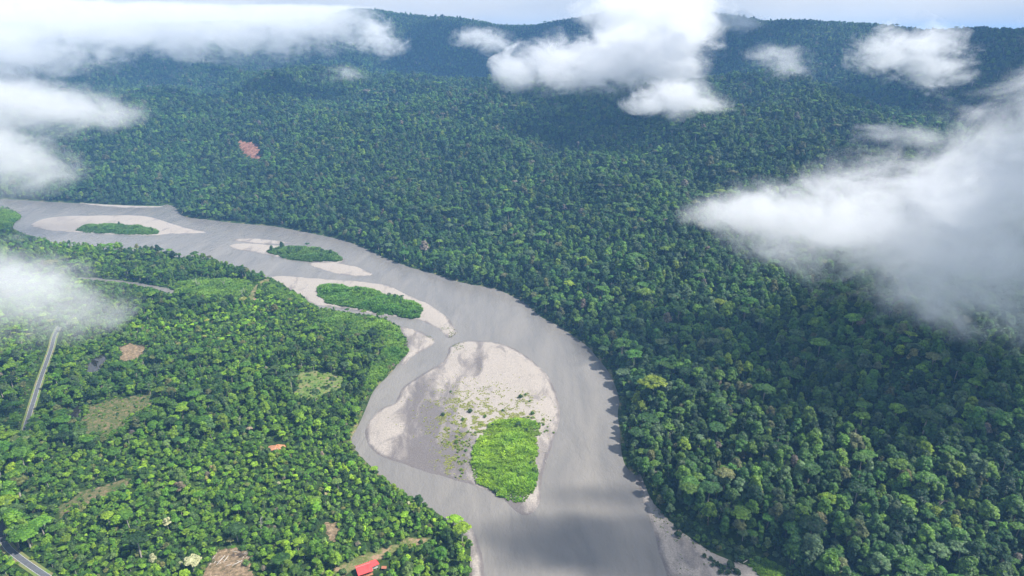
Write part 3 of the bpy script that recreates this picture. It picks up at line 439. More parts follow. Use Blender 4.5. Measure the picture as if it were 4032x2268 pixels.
sandbar(SAND_RIGHT, 1.6, 'grey pebble beach along the foot of the right bank', 2.0, .09, None, .04, 1.0)
sandbar(SAND_LEFT, 1.6, 'grey muddy beach at the foot of the left bank', 1.0, .10, None, .12, 1.0)
print('sand', round(time.time() - T0, 1))

# ------------------------------------------------------------------ vegetation materials
def leaf_mat(name, transl=.2, rough=.55):
    m, N, L, out = mat(name)
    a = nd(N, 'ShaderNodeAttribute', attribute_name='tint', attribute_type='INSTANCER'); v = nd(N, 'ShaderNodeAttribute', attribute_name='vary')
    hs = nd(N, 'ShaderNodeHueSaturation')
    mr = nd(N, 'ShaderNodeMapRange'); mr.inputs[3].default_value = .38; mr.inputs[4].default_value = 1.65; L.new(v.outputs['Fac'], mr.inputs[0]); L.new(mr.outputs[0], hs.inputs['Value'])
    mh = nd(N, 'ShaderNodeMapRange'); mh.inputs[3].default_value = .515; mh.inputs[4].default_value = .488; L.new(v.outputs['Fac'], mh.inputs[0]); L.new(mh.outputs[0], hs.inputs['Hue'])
    L.new(a.outputs['Color'], hs.inputs['Color'])
    p = nd(N, 'ShaderNodeBsdfPrincipled', i_Roughness=rough); p.inputs['Specular IOR Level'].default_value = .35; L.new(hs.outputs[0], p.inputs['Base Color'])
    t = nd(N, 'ShaderNodeBsdfTranslucent'); h2 = nd(N, 'ShaderNodeHueSaturation', i_Hue=.48, i_Saturation=1.15, i_Value=1.3); L.new(hs.outputs[0], h2.inputs['Color']); L.new(h2.outputs[0], t.inputs[0])
    x = nd(N, 'ShaderNodeMixShader', i_0=transl); L.new(p.outputs[0], x.inputs[1]); L.new(t.outputs[0], x.inputs[2]); L.new(x.outputs[0], out.inputs[0]); return m
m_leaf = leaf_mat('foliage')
m_bark = simple_mat('pale_bark', (.44, .40, .34), .85, col2=(.30, .27, .22), scale=1.2)
m_bark2 = simple_mat('brown_bark', (.13, .10, .075), .9, col2=(.08, .062, .048), scale=1.2)
m_dead = simple_mat('bleached_wood', (.50, .47, .42), .85, col2=(.32, .29, .25), scale=1.0)

# ------------------------------------------------------------------ plant prototypes
ICO_V, ICO_F = None, None
def ico(sub):
    bm = bmesh.new(); bmesh.ops.create_icosphere(bm, subdivisions=sub, radius=1); v = np.array([x.co[:] for x in bm.verts]); f = np.array([[q.index for q in x.verts] for x in bm.faces]); bm.free(); return v, f
ICO1 = ico(1)
def leaf_cloud(lobes, n, size, r, up=.35, hull=.78, shell=(.82, 1.06), flat=.0, aspect=1.25):
    """lobes: list of (cx,cy,cz,rx,ry,rz); n leaf clumps spread over the lobes' surfaces + a rough inner hull"""
    V = []; F3 = []; vary = []
    areas = np.array([l[3] * l[4] + l[4] * l[5] + l[3] * l[5] for l in lobes]); areas /= areas.sum(); off = 0
    quads = []; qv = []
    for li, l in enumerate(lobes):
        k = max(6, int(n * areas[li])); d = r.normal(size=(k, 3)); d /= np.linalg.norm(d, axis=1)[:, None]
        d[:, 2] = np.where(d[:, 2] < -.25, -d[:, 2], d[:, 2]); c = np.array(l[:3]); R = np.array(l[3:6])
        pos = c + d * R * r.uniform(shell[0], shell[1], (k, 1))
        nrm = d / R; nrm /= np.linalg.norm(nrm, axis=1)[:, None]; nrm = nrm + np.array([0, 0, up]) + r.normal(size=(k, 3)) * .33; nrm /= np.linalg.norm(nrm, axis=1)[:, None]
        t = np.cross(nrm, r.normal(size=(k, 3))); t /= np.linalg.norm(t, axis=1)[:, None]; b = np.cross(nrm, t)
        s = size * r.uniform(.55, 1.3, (k, 1)); sa = s * aspect
        bend = nrm * s * r.uniform(-.35, .05, (k, 1))
        q = np.stack([pos - t * sa + bend, pos - b * s * .8, pos + t * sa + bend, pos + b * s * .8], 1); quads.append(q)
        lv = r.uniform(.25, .75); qv.append(np.clip(lv + r.normal(size=k) * .2, 0, 1))
    Q = np.concatenate(quads); nq = len(Q); V = Q.reshape(-1, 3); F = np.arange(nq * 4).reshape(-1, 4); vv = np.concatenate(qv)
    V2 = []; F2 = []; o = 0
    for l in lobes:
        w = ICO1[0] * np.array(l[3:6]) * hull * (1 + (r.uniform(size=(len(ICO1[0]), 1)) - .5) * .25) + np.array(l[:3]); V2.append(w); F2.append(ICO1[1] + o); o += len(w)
    return V, F, vv, np.concatenate(V2), np.concatenate(F2)
def crown_mesh(name, lobes, n, size, seed, **k):
    r = np.random.default_rng(seed); V, F, vv, V2, F2 = leaf_cloud(lobes, n, size, r, **k)
    me = bpy.data.meshes.new(name); allv = np.vstack([V, V2]).astype(np.float32); nq = len(F); nt = len(F2)
    li = np.concatenate([F.ravel(), (F2 + len(V)).ravel()]).astype(np.int32)
    me.vertices.add(len(allv)); me.vertices.foreach_set('co', allv.ravel()); me.loops.add(len(li)); me.loops.foreach_set('vertex_index', li)
    me.polygons.add(nq + nt); ls = np.concatenate([np.arange(nq) * 4, nq * 4 + np.arange(nt) * 3]).astype(np.int32); me.polygons.foreach_set('loop_start', ls)
    me.polygons.foreach_set('loop_total', np.concatenate([np.full(nq, 4), np.full(nt, 3)]).astype(np.int32)); me.update(calc_edges=True)
    fattr(me, 'vary', np.concatenate([vv, np.full(nt, .03)]), 'FACE'); me.materials.append(m_leaf); return me  # inner hull coloured near black: shade in the crown gaps put into its colour
def trunk_mesh(name, h, r0, limbs, material, lean=(0, 0), seed=0):
    r = np.random.default_rng(seed); b = MB(); top = Vector((lean[0], lean[1], h))
    pts = [Vector((0, 0, -.6)), Vector((lean[0] * .2 + r.normal() * .15, lean[1] * .2, h * .35)), Vector((lean[0] * .6, lean[1] * .6 + r.normal() * .2, h * .7)), top]
    b.tube(pts, [r0 * 1.4, r0, r0 * .85, r0 * .6], 6)
    for q in limbs:
        s = Vector((lean[0] * .7, lean[1] * .7, h * r.uniform(.72, .95))); e = Vector(q); mid = (s + e) / 2 + Vector((0, 0, -.1 * (e - s).length)) 
        b.tube([s, mid, e], [r0 * .5, r0 * .38, r0 * .15], 5)
    o = b.build(name, material, link=False); me = o.data; bpy.data.objects.remove(o); return me
def dome_lobes(R, H, z0, n, seed, lobe=(.27, .46), flat=.86):
    r = np.random.default_rng(seed); L = [(0, 0, z0 - H * .1, R * .5, R * .5, H * .4)]
    for i in range(n):
        a = i * 2.39996 + r.uniform(-.4, .4); k = math.sqrt((i + .6) / n); el = math.cos(k * 1.45)
        lr = R * r.uniform(*lobe) * (1 - .25 * k)
        L.append((R * .72 * k * math.cos(a) * r.uniform(.85, 1.15), R * .72 * k * math.sin(a) * r.uniform(.85, 1.15), z0 + H * .62 * el * r.uniform(.55, 1.25) - H * .18 * k, lr, lr * r.uniform(.8, 1.1), lr * flat * r.uniform(.85, 1.2)))
    return L
KINDS = {}
def kind(name, lobes, n, size, h, r0, nl, bark, seed, **k):
    r = np.random.default_rng(seed + 99)
    idx = r.choice(len(lobes), min(nl, len(lobes)), replace=False)
    limbs = [(lobes[i][0] * .85, lobes[i][1] * .85, lobes[i][2] - lobes[i][5] * .3) for i in idx]
    KINDS[name] = (crown_mesh('crown_' + name, lobes, n, size, seed, **k), trunk_mesh('trunk_' + name, h, r0, limbs, bark, (r.normal() * .5, r.normal() * .5), seed))
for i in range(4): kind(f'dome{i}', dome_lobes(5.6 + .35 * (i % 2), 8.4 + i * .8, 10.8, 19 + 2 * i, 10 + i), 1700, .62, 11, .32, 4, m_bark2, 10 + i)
for i in range(3): kind(f'umbrella{i}', dome_lobes(8.2, 3.0, 15.5, 18, 20 + i, lobe=(.30, .42), flat=.34), 1700, .66, 14, .42, 9, m_bark, 20 + i)
for i in range(2): kind(f'column{i}', [(0.5 * math.sin(j * 2.1), .5 * math.cos(j * 1.7), 5 + j * 1.75, 3.3 - .2 * j, 3.1 - .2 * j, 2.0) for j in range(7)], 1200, .60, 12, .25, 3, m_bark2, 30 + i)
def tiers(seed):
    r = np.random.default_rng(seed); L = []
    for j in range(4):
        z = 10 + j * 2.2; R = 5.5 - j * .7
        for q in range(4):
            a = r.uniform(0, 6.28); L.append((R * .62 * math.cos(a), R * .62 * math.sin(a), z + r.uniform(-.5, .5), R * .42, R * .38, .95))
    return L
for i in range(2): kind(f'tiered{i}', tiers(40 + i), 1300, .58, 15, .26, 10, m_bark, 40 + i, hull=.6)
def sparse(seed):
    r = np.random.default_rng(seed); L = []
    for q in range(13):
        a = q * 2.4; k = math.sqrt((q + .5) / 13); L.append((4.6 * k * math.cos(a), 4.6 * k * math.sin(a), 14 - 3.2 * k * k + r.uniform(-.7, .7), 1.5, 1.5, .9))
    return L
for i in range(2): kind(f'sparse{i}', sparse(50 + i), 700, .62, 12.5, .28, 13, m_bark, 50 + i, hull=.45)
for i in range(2): kind(f'shrub{i}', dome_lobes(2.8, 2.6, 1.6, 8, 60 + i), 520, .46, 1.2, .12, 3, m_bark2, 60 + i)
def cane_mesh(name, seed, nb=60, hgt=3.2, rad=1.6):
    r = np.random.default_rng(seed); V = []; F = []; vv = []
    for i in range(nb):
        a = r.uniform(0, 6.28); q = rad * math.sqrt(r.uniform()); b = np.array([q * math.cos(a), q * math.sin(a), 0]); h = hgt * r.uniform(.6, 1.1)
        d = r.uniform(0, 6.28); o = np.array([math.cos(d), math.sin(d), 0]); w = np.array([-o[1], o[0], 0]) * r.uniform(.16, .34)
        k = len(V); t1 = b + o * h * .12 + [0, 0, h * .65]; t2 = b + o * h * .42 + [0, 0, h * r.uniform(.75, 1.0)]
        V += [b - w * .5, b + w * .5, t1 + w, t1 - w, t2]; F += [(k, k + 1, k + 2, k + 3), (k + 3, k + 2, k + 4)]; u = np.clip(r.normal(.5, .2), 0, 1); vv += [u, min(1, u + .15)]
    me = bpy.data.meshes.new(name); me.from_pydata([tuple(x) for x in V], [], F); me.update(); fattr(me, 'vary', vv, 'FACE'); me.materials.append(m_leaf); return me
CANE = [cane_mesh('cane0', 1), cane_mesh('cane1', 2), cane_mesh('cane2', 3, 45, 2.6, 1.9)]
TUFT = [cane_mesh('tuft0', 5, 22, .8, .9), cane_mesh('tuft1', 6, 16, .6, 1.3)]
def palm_mesh(seed, h=9):
    r = np.random.default_rng(seed); V = []; F = []; vv = []
    for i in range(16):
        a = i * 2.4; e = r.uniform(.0, 1.0); L = 3.6; o = np.array([math.cos(a), math.sin(a), 0]); w = np.array([-o[1], o[0], 0]); prev = None
        for s in range(6):
            t = s / 5; p = np.array([0, 0, h]) + o * L * t * (1 - .15 * e) + np.array([0, 0, L * (e * .75 * t - (.25 + .45 * (1 - e * .5)) * t * t * 1.4)]); ww = w * (.12 + .62 * math.sin(math.pi * min(1, t * .9 + .08)))
            k = len(V); V += [p - ww - [0, 0, .25], p, p + ww - [0, 0, .25]]
            if s: F += [(k - 3, k - 2, k + 1, k), (k - 2, k - 1, k + 2, k + 1)]; u = r.uniform(.3, .8); vv += [u, u]
    me = bpy.data.meshes.new('palm_crown'); me.from_pydata([tuple(x) for x in V], [], F); me.update(); fattr(me, 'vary', vv, 'FACE'); me.materials.append(m_leaf)
    return me
KINDS['palm0'] = (palm_mesh(3), trunk_mesh('palm_trunk', 9, .16, [], m_bark, (.4, .2), 5))
def dead_mesh(seed, h=13):
    r = np.random.default_rng(seed); b = MB()
    def br(s, d, L, rad, dep):
        e = s + d * L; mid = s + d * L * .5 + Vector(r.normal(size=3) * .08 * L); b.tube([s, mid, e], [rad, rad * .8, rad * .55], 5)
        if dep:
            for _ in range(3 if dep > 1 else 3):
                nd_ = (d + Vector(r.normal(size=3) * .55)).normalized(); nd_.z = abs(nd_.z) * .9 + .1; nd_.normalize(); br(s + d * L * r.uniform(.65, 1), nd_, L * r.uniform(.45, .7), rad * .55, dep - 1)
    br(Vector((0, 0, -.4)), Vector((r.normal() * .06, r.normal() * .06, 1)).normalized(), h * .55, .30, 3)
    o = b.build('branches', m_dead, link=False); me = o.data; bpy.data.objects.remove(o); return me
DEAD = [dead_mesh(1), dead_mesh(2), dead_mesh(4)]
print('protos', round(time.time() - T0, 1), 'leaf tris', sum(len(k[0].polygons) for k in KINDS.values()))

PROTO = bpy.data.collections.new('plant_prototypes')          # never linked to the scene: only instanced
def joined(name, meshes):
    V = []; F = []; mi = []; mats = []; vary = []; o = 0
    for me in meshes:
        co = np.empty(len(me.vertices) * 3, np.float32); me.vertices.foreach_get('co', co); V.append(co.reshape(-1, 3)); m = me.materials[0]
        if m not in mats: mats.append(m)
        at = me.attributes.get('vary'); vals = np.full(len(me.polygons), .5, np.float32)
        if at: at.data.foreach_get('value', vals)
        for q, pg in enumerate(me.polygons): F.append(tuple(i + o for i in pg.vertices)); mi.append(mats.index(m))
        vary.append(vals); o += len(me.vertices)
    ob = mesh_obj(name, np.vstack(V), F, mats, link=False); ob.data.polygons.foreach_set('material_index', mi); fattr(ob.data, 'vary', np.concatenate(vary), 'FACE')
    return ob
def proto_collection(name, obs):
    c = bpy.data.collections.new(name)
    for i, o in enumerate(obs): o.name = f'{name}_{i:02d}'; c.objects.link(o)
    return c
TREE_ORDER = ['dome0', 'dome1', 'dome2', 'dome3', 'umbrella0', 'umbrella1', 'umbrella2', 'column0', 'column1', 'tiered0', 'tiered1', 'sparse0', 'sparse1', 'palm0', 'shrub0', 'shrub1']
C_TREES = proto_collection('forest_plant', [joined(k, KINDS[k]) for k in TREE_ORDER] + [joined('dead', [d]) for d in DEAD[:2]])
C_CANE = proto_collection('cane_plant', [joined('cane', [m]) for m in CANE] + [joined('shrub', KINDS['shrub0'])])
C_TUFT = proto_collection('tuft_plant', [joined('tuft', [m]) for m in TUFT])

def scatter(name, P3, idx, rot, scl, tint, coll, label, cat=None):
    me = bpy.data.meshes.new(name); me.vertices.add(len(P3)); me.vertices.foreach_set('co', np.asarray(P3, np.float32).ravel()); me.update()
    fattr(me, 'idx', idx, typ='INT'); fattr(me, 'rot', np.column_stack([rng.normal(size=len(P3)) * .05, rng.normal(size=len(P3)) * .05, rot]), typ='FLOAT_VECTOR')
    fattr(me, 'scl', scl, typ='FLOAT_VECTOR'); fattr(me, 'tint', np.column_stack([tint, np.ones(len(P3))]), typ='FLOAT_COLOR')
    o = bpy.data.objects.new(name, me); COL.objects.link(o); o['kind'] = 'stuff'; o['label'] = label
    ng = bpy.data.node_groups.new(name + '_nodes', 'GeometryNodeTree'); ng.interface.new_socket('Geometry', in_out='INPUT', socket_type='NodeSocketGeometry'); ng.interface.new_socket('Geometry', in_out='OUTPUT', socket_type='NodeSocketGeometry')
    n = ng.nodes; l = ng.links; gi = n.new('NodeGroupInput'); go = n.new('NodeGroupOutput'); m2p = n.new('GeometryNodeMeshToPoints'); iop = n.new('GeometryNodeInstanceOnPoints'); ci = n.new('GeometryNodeCollectionInfo')
    ci.inputs['Collection'].default_value = coll; ci.inputs['Separate Children'].default_value = True; ci.inputs['Reset Children'].default_value = True; iop.inputs['Pick Instance'].default_value = True
    def na(nm, t): q = n.new('GeometryNodeInputNamedAttribute'); q.data_type = t; q.inputs['Name'].default_value = nm; return q.outputs['Attribute']
    l.new(gi.outputs[0], m2p.inputs[0]); l.new(m2p.outputs[0], iop.inputs['Points']); l.new(ci.outputs[0], iop.inputs['Instance']); l.new(na('idx', 'INT'), iop.inputs['Instance Index'])
    l.new(na('rot', 'FLOAT_VECTOR'), iop.inputs['Rotation']); l.new(na('scl', 'FLOAT_VECTOR'), iop.inputs['Scale']); l.new(iop.outputs[0], go.inputs[0])
    md = o.modifiers.new('scatter', 'NODES'); md.node_group = ng; return o

# ------------------------------------------------------------------ where the trees stand
sp = 6.9
def candidates(x0, x1, y0, y1, sp):
    xs = np.arange(x0, x1, sp); ys = np.arange(y0, y1, sp * .92); X, Y = np.meshgrid(xs, ys); X = X + (np.arange(len(ys)) % 2)[:, None] * sp / 2
    P = np.stack([X.ravel(), Y.ravel()], 1); return P + rng.uniform(-.5, .5, P.shape) * sp
P = candidates(-3700, 2600, 190, 4400, sp)
az = np.abs(np.arctan2(P[:, 0], P[:, 1])); rr = np.hypot(P[:, 0], P[:, 1])
keep = (az < math.radians(46)) & (rr > 225) & (rr < 4700)
# thin far trees: bigger steps where one crown is about two pixels
keep &= rng.uniform(size=len(P)) > .05
keep &= (rr < 1900) | (rng.uniform(size=len(P)) < np.clip(1 - (rr - 1900) / 5200, .5, 1))
P = P[keep]
z = ground_z(P)
# cut what the ridge hides (beyond crest)
crest = HC[:17]; caz = np.arctan2(crest[:, 0], crest[:, 1]); cr_ = np.hypot(crest[:, 0], crest[:, 1]); o_ = np.argsort(caz)
m = np.hypot(P[:, 0], P[:, 1]) < np.interp(np.arctan2(P[:, 0], P[:, 1]), caz[o_], cr_[o_]) + 260
P = P[m]; z = z[m]
a = sdf(P, LR); b = sdf(P, LL)
right = a > 0
ok = np.where(right, a > 2.5, b > 2.0)
def drop(poly, margin, closed=True):
    global ok
    s = sdf(P, poly, margin + 5) if closed else -seg_dist(P, poly, False)
    ok &= s < -margin
for pl in BARES.values(): drop(pl, 1.5)
drop(CLEAR_HOUSE, 2); ok &= z > sand_z(P) + .4; drop(POND, 3); drop(POND2, 2); drop(SLIDE, 4); drop(BUSH_RIGHT, 1); drop(VEG_RIGHT, 1)
drop(ROADP[:int(len(ROADP) * .42)], 7.0, False); drop(ROADP, 3.2, False); drop(OXP, 10, False); drop(GUP, 5, False); drop(smooth_poly(PATH, 1, False), 3.5, False); pass
cane = np.zeros(len(P), bool)
for pl in (CANE_A, CANE_B, CANE_C, CANE_D, CANE_E): cane |= sdf(P, pl, 10) > -2
P, z, right, a, b, cane = (q[ok] for q in (P, z, right, a, b, cane)); n = len(P)
x, y = P[:, 0], P[:, 1]; rr = np.hypot(x, y)
# visibility limit: a tree between the camera and an open feature must stay low
hmax = np.full(n, 99.)
def limit(poly, closed, reach=60, fac=.95):
    pts = smooth_poly(poly, 1, closed)
    dn = []
    Q = P; m = (seg_dist(Q, pts, closed) < reach)
    if not m.any(): return
    q = Q[m]; d = q / np.linalg.norm(q, axis=1)[:, None]; best = np.full(len(q), 99.)
    seg = np.vstack([pts, pts[:1]]) if closed else pts
    dense = np.vstack([seg[i] + (seg[i + 1] - seg[i]) * t for i in range(len(seg) - 1) for t in np.linspace(0, 1, max(2, int(np.linalg.norm(seg[i + 1] - seg[i]) / 4)))]).reshape(-1, 2)
    for s in dense:
        v = s - q; al = (v * d).sum(1); la = np.abs(v[:, 0] * d[:, 1] - v[:, 1] * d[:, 0]); hit = (al > 0) & (la < 6)
        best = np.where(hit, np.minimum(best, al * 340 / np.linalg.norm(s) * fac), best)
    hmax[m] = np.minimum(hmax[m], np.maximum(best, 2.2))
for pl in (CLEAR_FELLED, CLEAR_ROAD, CLEAR_RIVER, CLEAR_FIELD, CLEAR_HUT, CLEAR_LOT, POND, SLIDE): limit(pl, True)
limit(ROAD[3:9], False); limit(OXBOW, False, 75, .8); limit(GULLY, False); limit(HOUSE, True, 60, .8); limit(PATH[3:], False, 30); limit(ROAD[15:18], False, 12, 1.4); limit(POND2, True, 25)
big = fbm(x, y, 60, 3, 51); reg = fbm(x, y, 240, 3, 61); loc = rng.uniform(size=n)
# kinds
idx = np.zeros(n, int); u = rng.uniform(size=n)
pr = {'R': [.19, .19, .19, .17, .03, .03, .03, .07, .05, .02, .015, .015, .01, .015, 0, 0], 'L': [.13, .13, .12, .11, .05, .05, .05, .05, .04, .06, .05, .06, .05, .05, 0, 0]}
for key, m in (('R', right), ('L', ~right)):
    c = np.cumsum(pr[key]); c /= c[-1]; idx[m] = np.minimum(np.searchsorted(c, u[m]), 13)
base_h = {i: h for i, h in enumerate([17, 17.5, 18, 18.5, 17, 17, 17, 17.5, 17.5, 18.5, 18.5, 15, 15, 10.5, 4.2, 4.2, 12, 12])}
BH = np.array([base_h[i] for i in range(18)])
S = np.where(right, .58 + .72 * loc ** 2.0 + .5 * (big - .5), .42 + .55 * loc ** 2.0 + .5 * (big - .5))
emer = rng.uniform(size=n) < np.where(right, .06, .035); S = np.where(emer, np.maximum(S, .8) * 1.3, S); S = S * (1 - .32 * sstep(290, 370, z))
far_ = rr > 2000; S = np.where(far_, S * (1 + (rr - 2000) / 9000), S) * .90
S = S * (1 - .42 * sstep(.50, .60, fbm(x, y, 150, 3, 131)) * (~right) * (rng.uniform(size=n) < .85))
edge = np.where(right, a, b); S = S * np.where((edge < 14), .80 + .2 * edge / 14, 1); S = np.clip(S, .3, 1.9)
rsd = seg_dist(P, ROADP[int(len(ROADP) * .42):], False); S = np.where((rsd < 12) & (y > 384), np.maximum(S * 1.3, 1.0), S)
h = S * BH[idx]
low = h > hmax; S = np.where(low, hmax / BH[idx], S)
sm = S < .30; idx = np.where(sm, 14 + (rng.uniform(size=n) < .5), idx); S = np.where(sm, np.clip(hmax / 4.2, .5, 1.3), S)
idx = np.where(cane, 14 + (rng.uniform(size=n) < .5), idx); S = np.where(cane, rng.uniform(.7, 1.1, n), S)
# colours
def pal(cols, w, n): return np.array(cols)[rng.choice(len(cols), n, p=np.array(w) / sum(w))]
cR = pal(PAL_R, PAL_RW, n); cL = pal(PAL_L, PAL_LW, n); tint = np.where(right[:, None], cR, cL)
t2 = sstep(.45, .65, fbm(x, y, 130, 3, 71))[:, None]
tint = np.where(right[:, None], tint * (1 + .25 * (t2 - .5)), tint * (1 + .42 * (t2 - .4) * np.array([1.1, 1.0, .5])))
tint = tint * rng.uniform(.72, 1.32, (n, 1)) * rng.uniform(.92, 1.08, (n, 3))
hi = sstep(900, 2200, rr)[:, None]
tint = np.where(cane[:, None], np.array([.105, .20, .022]) * rng.uniform(.8, 1.2, (n, 1)), tint)
white = (~right) & (rr < 520) & (rng.uniform(size=n) < .012) & (~low); tint = np.where(white[:, None], np.array([.30, .32, .19]), tint)
scrub = sstep(.50, .60, fbm(x, y, 150, 3, 131)) * (~right) * (~cane); tint = tint * (1 + .35 * scrub[:, None] * np.array([1.2, 1, .6]))
tint = np.clip(tint, .005, .6)
rot = rng.uniform(0, 6.283, n); wid = rng.uniform(.88, 1.18, n)
SC = np.column_stack([S * wid, S * wid, S * rng.uniform(.9, 1.12, n)])
idxdead = rng.uniform(size=n) < np.where(right, .009, .02); idxdead &= (S > .6) & (rr < 1100); idx = np.where(idxdead, 16 + (rng.uniform(size=n) < .5), idx)
print('trees', n, round(time.time() - T0, 1))
# ------------------------------------------------------------------ the nearest trees as things of their own
u_ = x / np.maximum((y * math.cos(math.radians(20)) + (340 - z) * math.sin(math.radians(20))), 1); v_ = (y * math.sin(math.radians(20)) - (340 - z) * math.cos(math.radians(20))) / (y * math.cos(math.radians(20)) + (340 - z) * math.sin(math.radians(20)))
inframe = (np.abs(u_) < .745) & (v_ > -.415)
dist = np.sqrt(x * x + y * y + (340 - z) ** 2); show = S * BH[idx] / dist
cand = np.where(inframe & (idx < 14), show, 0); order = np.argsort(-cand)
leafy = [i for i in order if idx[i] != 13][:262]; palms = [i for i in order if idx[i] == 13][:14]
dcand = [i for i in np.argsort(-np.where(inframe & (idx >= 16), show, 0))][:14]
LM = {'the red-roofed house': (-96, 367), 'the felled clearing': tuple(np.mean(CLEAR_FELLED, 0)), 'the lower road bend': (-345, 385), 'the left river edge': (-60, 470), 'the right pebble beach': (150, 400),
      'the right forest bottom edge': (230, 320), 'the right frame edge': (330, 380), 'the forked creek bank on the right': (170, 350), 'the dry dirt track': (-290, 450), 'the small sandy lot': (-135, 420)}
LM.pop('the forked creek bank on the right')
ORD = ['nearest', 'second nearest', 'third nearest', 'fourth nearest', 'fifth nearest', 'sixth nearest', 'seventh nearest', 'eighth nearest', 'ninth nearest', 'tenth nearest', 'eleventh nearest', 'twelfth nearest']
def colour_word(t):
    r_, g_, b_ = t
    if r_ > .3: return 'cream-flowered'
    if r_ > .95 * g_: return 'brownish'
    if g_ > .165: return 'bright lime'
    if r_ / g_ > .56 and b_ < .25 * g_: return 'yellow-green'
    if b_ > .33 * g_: return 'grey-green'
    return 'dark green' if g_ < .085 else 'mid-green'
SHAPE = {'d': 'round-crowned', 'u': 'flat-topped', 'c': 'narrow columnar', 't': 'tiered', 's': 'thin-crowned', 'p': 'feathery'}
recs = []
for i in leafy + palms + dcand:
    k = 'dead' if idx[i] >= 16 else TREE_ORDER[idx[i]]
    lm = min(LM, key=lambda q: math.hypot(LM[q][0] - x[i], LM[q][1] - y[i])); d = math.hypot(LM[lm][0] - x[i], LM[lm][1] - y[i])
    sz = ('tall ' if S[i] * BH[idx[i]] > 17.5 else 'small ' if S[i] * BH[idx[i]] < 11.5 else '')
    if k == 'dead': desc = 'leafless bleached dead tree'
    elif k.startswith('palm'): desc = 'feathery palm'
    else: desc = f'{sz}{colour_word(tint[i])} {SHAPE[k[0]]} tree'
    recs.append([i, k, desc, lm, d])
from collections import defaultdict
byk = defaultdict(list)
for r_ in recs: byk[(r_[2], r_[3])].append(r_)
made = np.zeros(n, bool)
for (desc, lm), rs in byk.items():
    rs.sort(key=lambda q: q[4])
    for j, (i, k, _, _, d) in enumerate(rs):
        o_word = ORD[j] if j < 12 else f'{j + 1}th nearest'
        label = f'{desc} standing {o_word} to {lm}' if len(rs) > 1 else f'{desc}, the only one near {lm}'
        nm, cat, grp = ('dead_tree', 'dead tree', 'bare dead trees in the forest') if k == 'dead' else ('palm_tree', 'palm tree', 'palms among the forest trees') if k.startswith('palm') else ('forest_tree', 'tree', 'forest trees near the camera')
        t = thing(nm, label[0].upper() + label[1:] if False else label, cat, (float(x[i]), float(y[i]), float(z[i])), float(rot[i]), grp); t.scale = tuple(float(q) for q in SC[i]); made[i] = True
        if k == 'dead':
            o = bpy.data.objects.new('trunk', DEAD[int(idx[i] - 16)]); COL.objects.link(o); o.parent = t
        else:
            cm, tm = KINDS[k]
            o = bpy.data.objects.new('crown', cm); COL.objects.link(o); o.parent = t; o['tint'] = [float(q) for q in tint[i]] + [1.0]
            o = bpy.data.objects.new('trunk', tm); COL.objects.link(o); o.parent = t
# lone trees that stand in the river clearing, built one by one
lone = ['broad grey-green tree with forked white trunk, left edge of the riverside clearing', 'thin pale-barked tree at the back of the riverside clearing', 'short white-trunked tree in the middle of the riverside clearing', 'spreading tree with forked pale trunk behind the riverside clearing', 'domed tree with white trunk at right back of the riverside clearing', 'green tree casting the big shadow across the riverside clearing', 'slim pale trunk tree right of the shadow in the riverside clearing', 'thick white-trunked tree at the foot of the riverside clearing']
for (tx, ty, k, s), lb in zip(TREES_CLEAR, lone):
    kk = ['umbrella0', 'sparse0', 'sparse1'][k]; tz = float(ground_z(np.array([[tx, ty]]))[0])
    t = thing('clearing_tree', lb, 'tree', (tx, ty, tz), tx, 'lone trees of the riverside clearing'); t.scale = (s * .85, s * .85, s)
    o = bpy.data.objects.new('crown', KINDS[kk][0]); COL.objects.link(o); o.parent = t; o['tint'] = [.065, .125, .04, 1.0]
    o = bpy.data.objects.new('trunk', KINDS[kk][1]); COL.objects.link(o); o.parent = t
P3 = np.column_stack([P, z - .2])
mR = right & ~made; mL = ~right & ~made
fr = scatter('rainforest', P3[mR], idx[mR], rot[mR], SC[mR], tint[mR], C_TREES, 'dense rainforest canopy covering the right bank and the slopes up to the ridge')
fl = scatter('riverside_forest', P3[mL], idx[mL], rot[mL], SC[mL], tint[mL], C_TREES, 'lighter green forest covering the flat left bank')
# undergrowth fills gaps between the crowns of the near and middle forest
Q = candidates(-1100, 900, 190, 1300, 5.2); rq = np.hypot(Q[:, 0], Q[:, 1]); aq = np.abs(np.arctan2(Q[:, 0], Q[:, 1])); Q = Q[(aq < math.radians(46)) & (rq > 225) & (rq < 1200)]
sa = sdf(Q, LR); sb = sdf(Q, LL); okq = (sa > 1) | (sb > 1)
for pl, mg in ((POND, 1), (POND2, 1), (CLEAR_ROAD, 0), (CLEAR_HUT, 0), (CLEAR_LOT, 0), (CLEAR_HOUSE, 0), (CLEAR_FELLED, -1)): okq &= sdf(Q, pl, 8) < -mg
okq &= ground_z(Q) > sand_z(Q) + .15
okq &= (seg_dist(Q, ROADP, False) > 5.2) & (seg_dist(Q, OXP, False) > 7.5) & (seg_dist(Q, GUP, False) > 3.5) & (seg_dist(Q, smooth_poly(PATH, 1, False), False) > 2.5)
fld = (sdf(Q, CLEAR_FIELD, 8) > 0) | (sdf(Q, CLEAR_RIVER, 8) > 0) | (sdf(Q, CLEAR_TRACK, 8) > 0); okq &= ~fld | (rng.uniform(size=len(Q)) < .72)
Q = Q[okq]; sa = sa[okq]; fld = fld[okq]; nq_ = len(Q); zq = ground_z(Q)
sq = np.where(fld, rng.uniform(.28, .62, nq_), rng.uniform(.6, 1.25, nq_))
dr = seg_dist(Q, ROADP[:int(len(ROADP) * .42)], False); sq = np.where(dr < 12, sq * .5, sq)
tq = np.where((sa > 0)[:, None], pal(PAL_R, PAL_RW, nq_) * .9, pal(PAL_L, PAL_LW, nq_)) * rng.uniform(.75, 1.2, (nq_, 1))
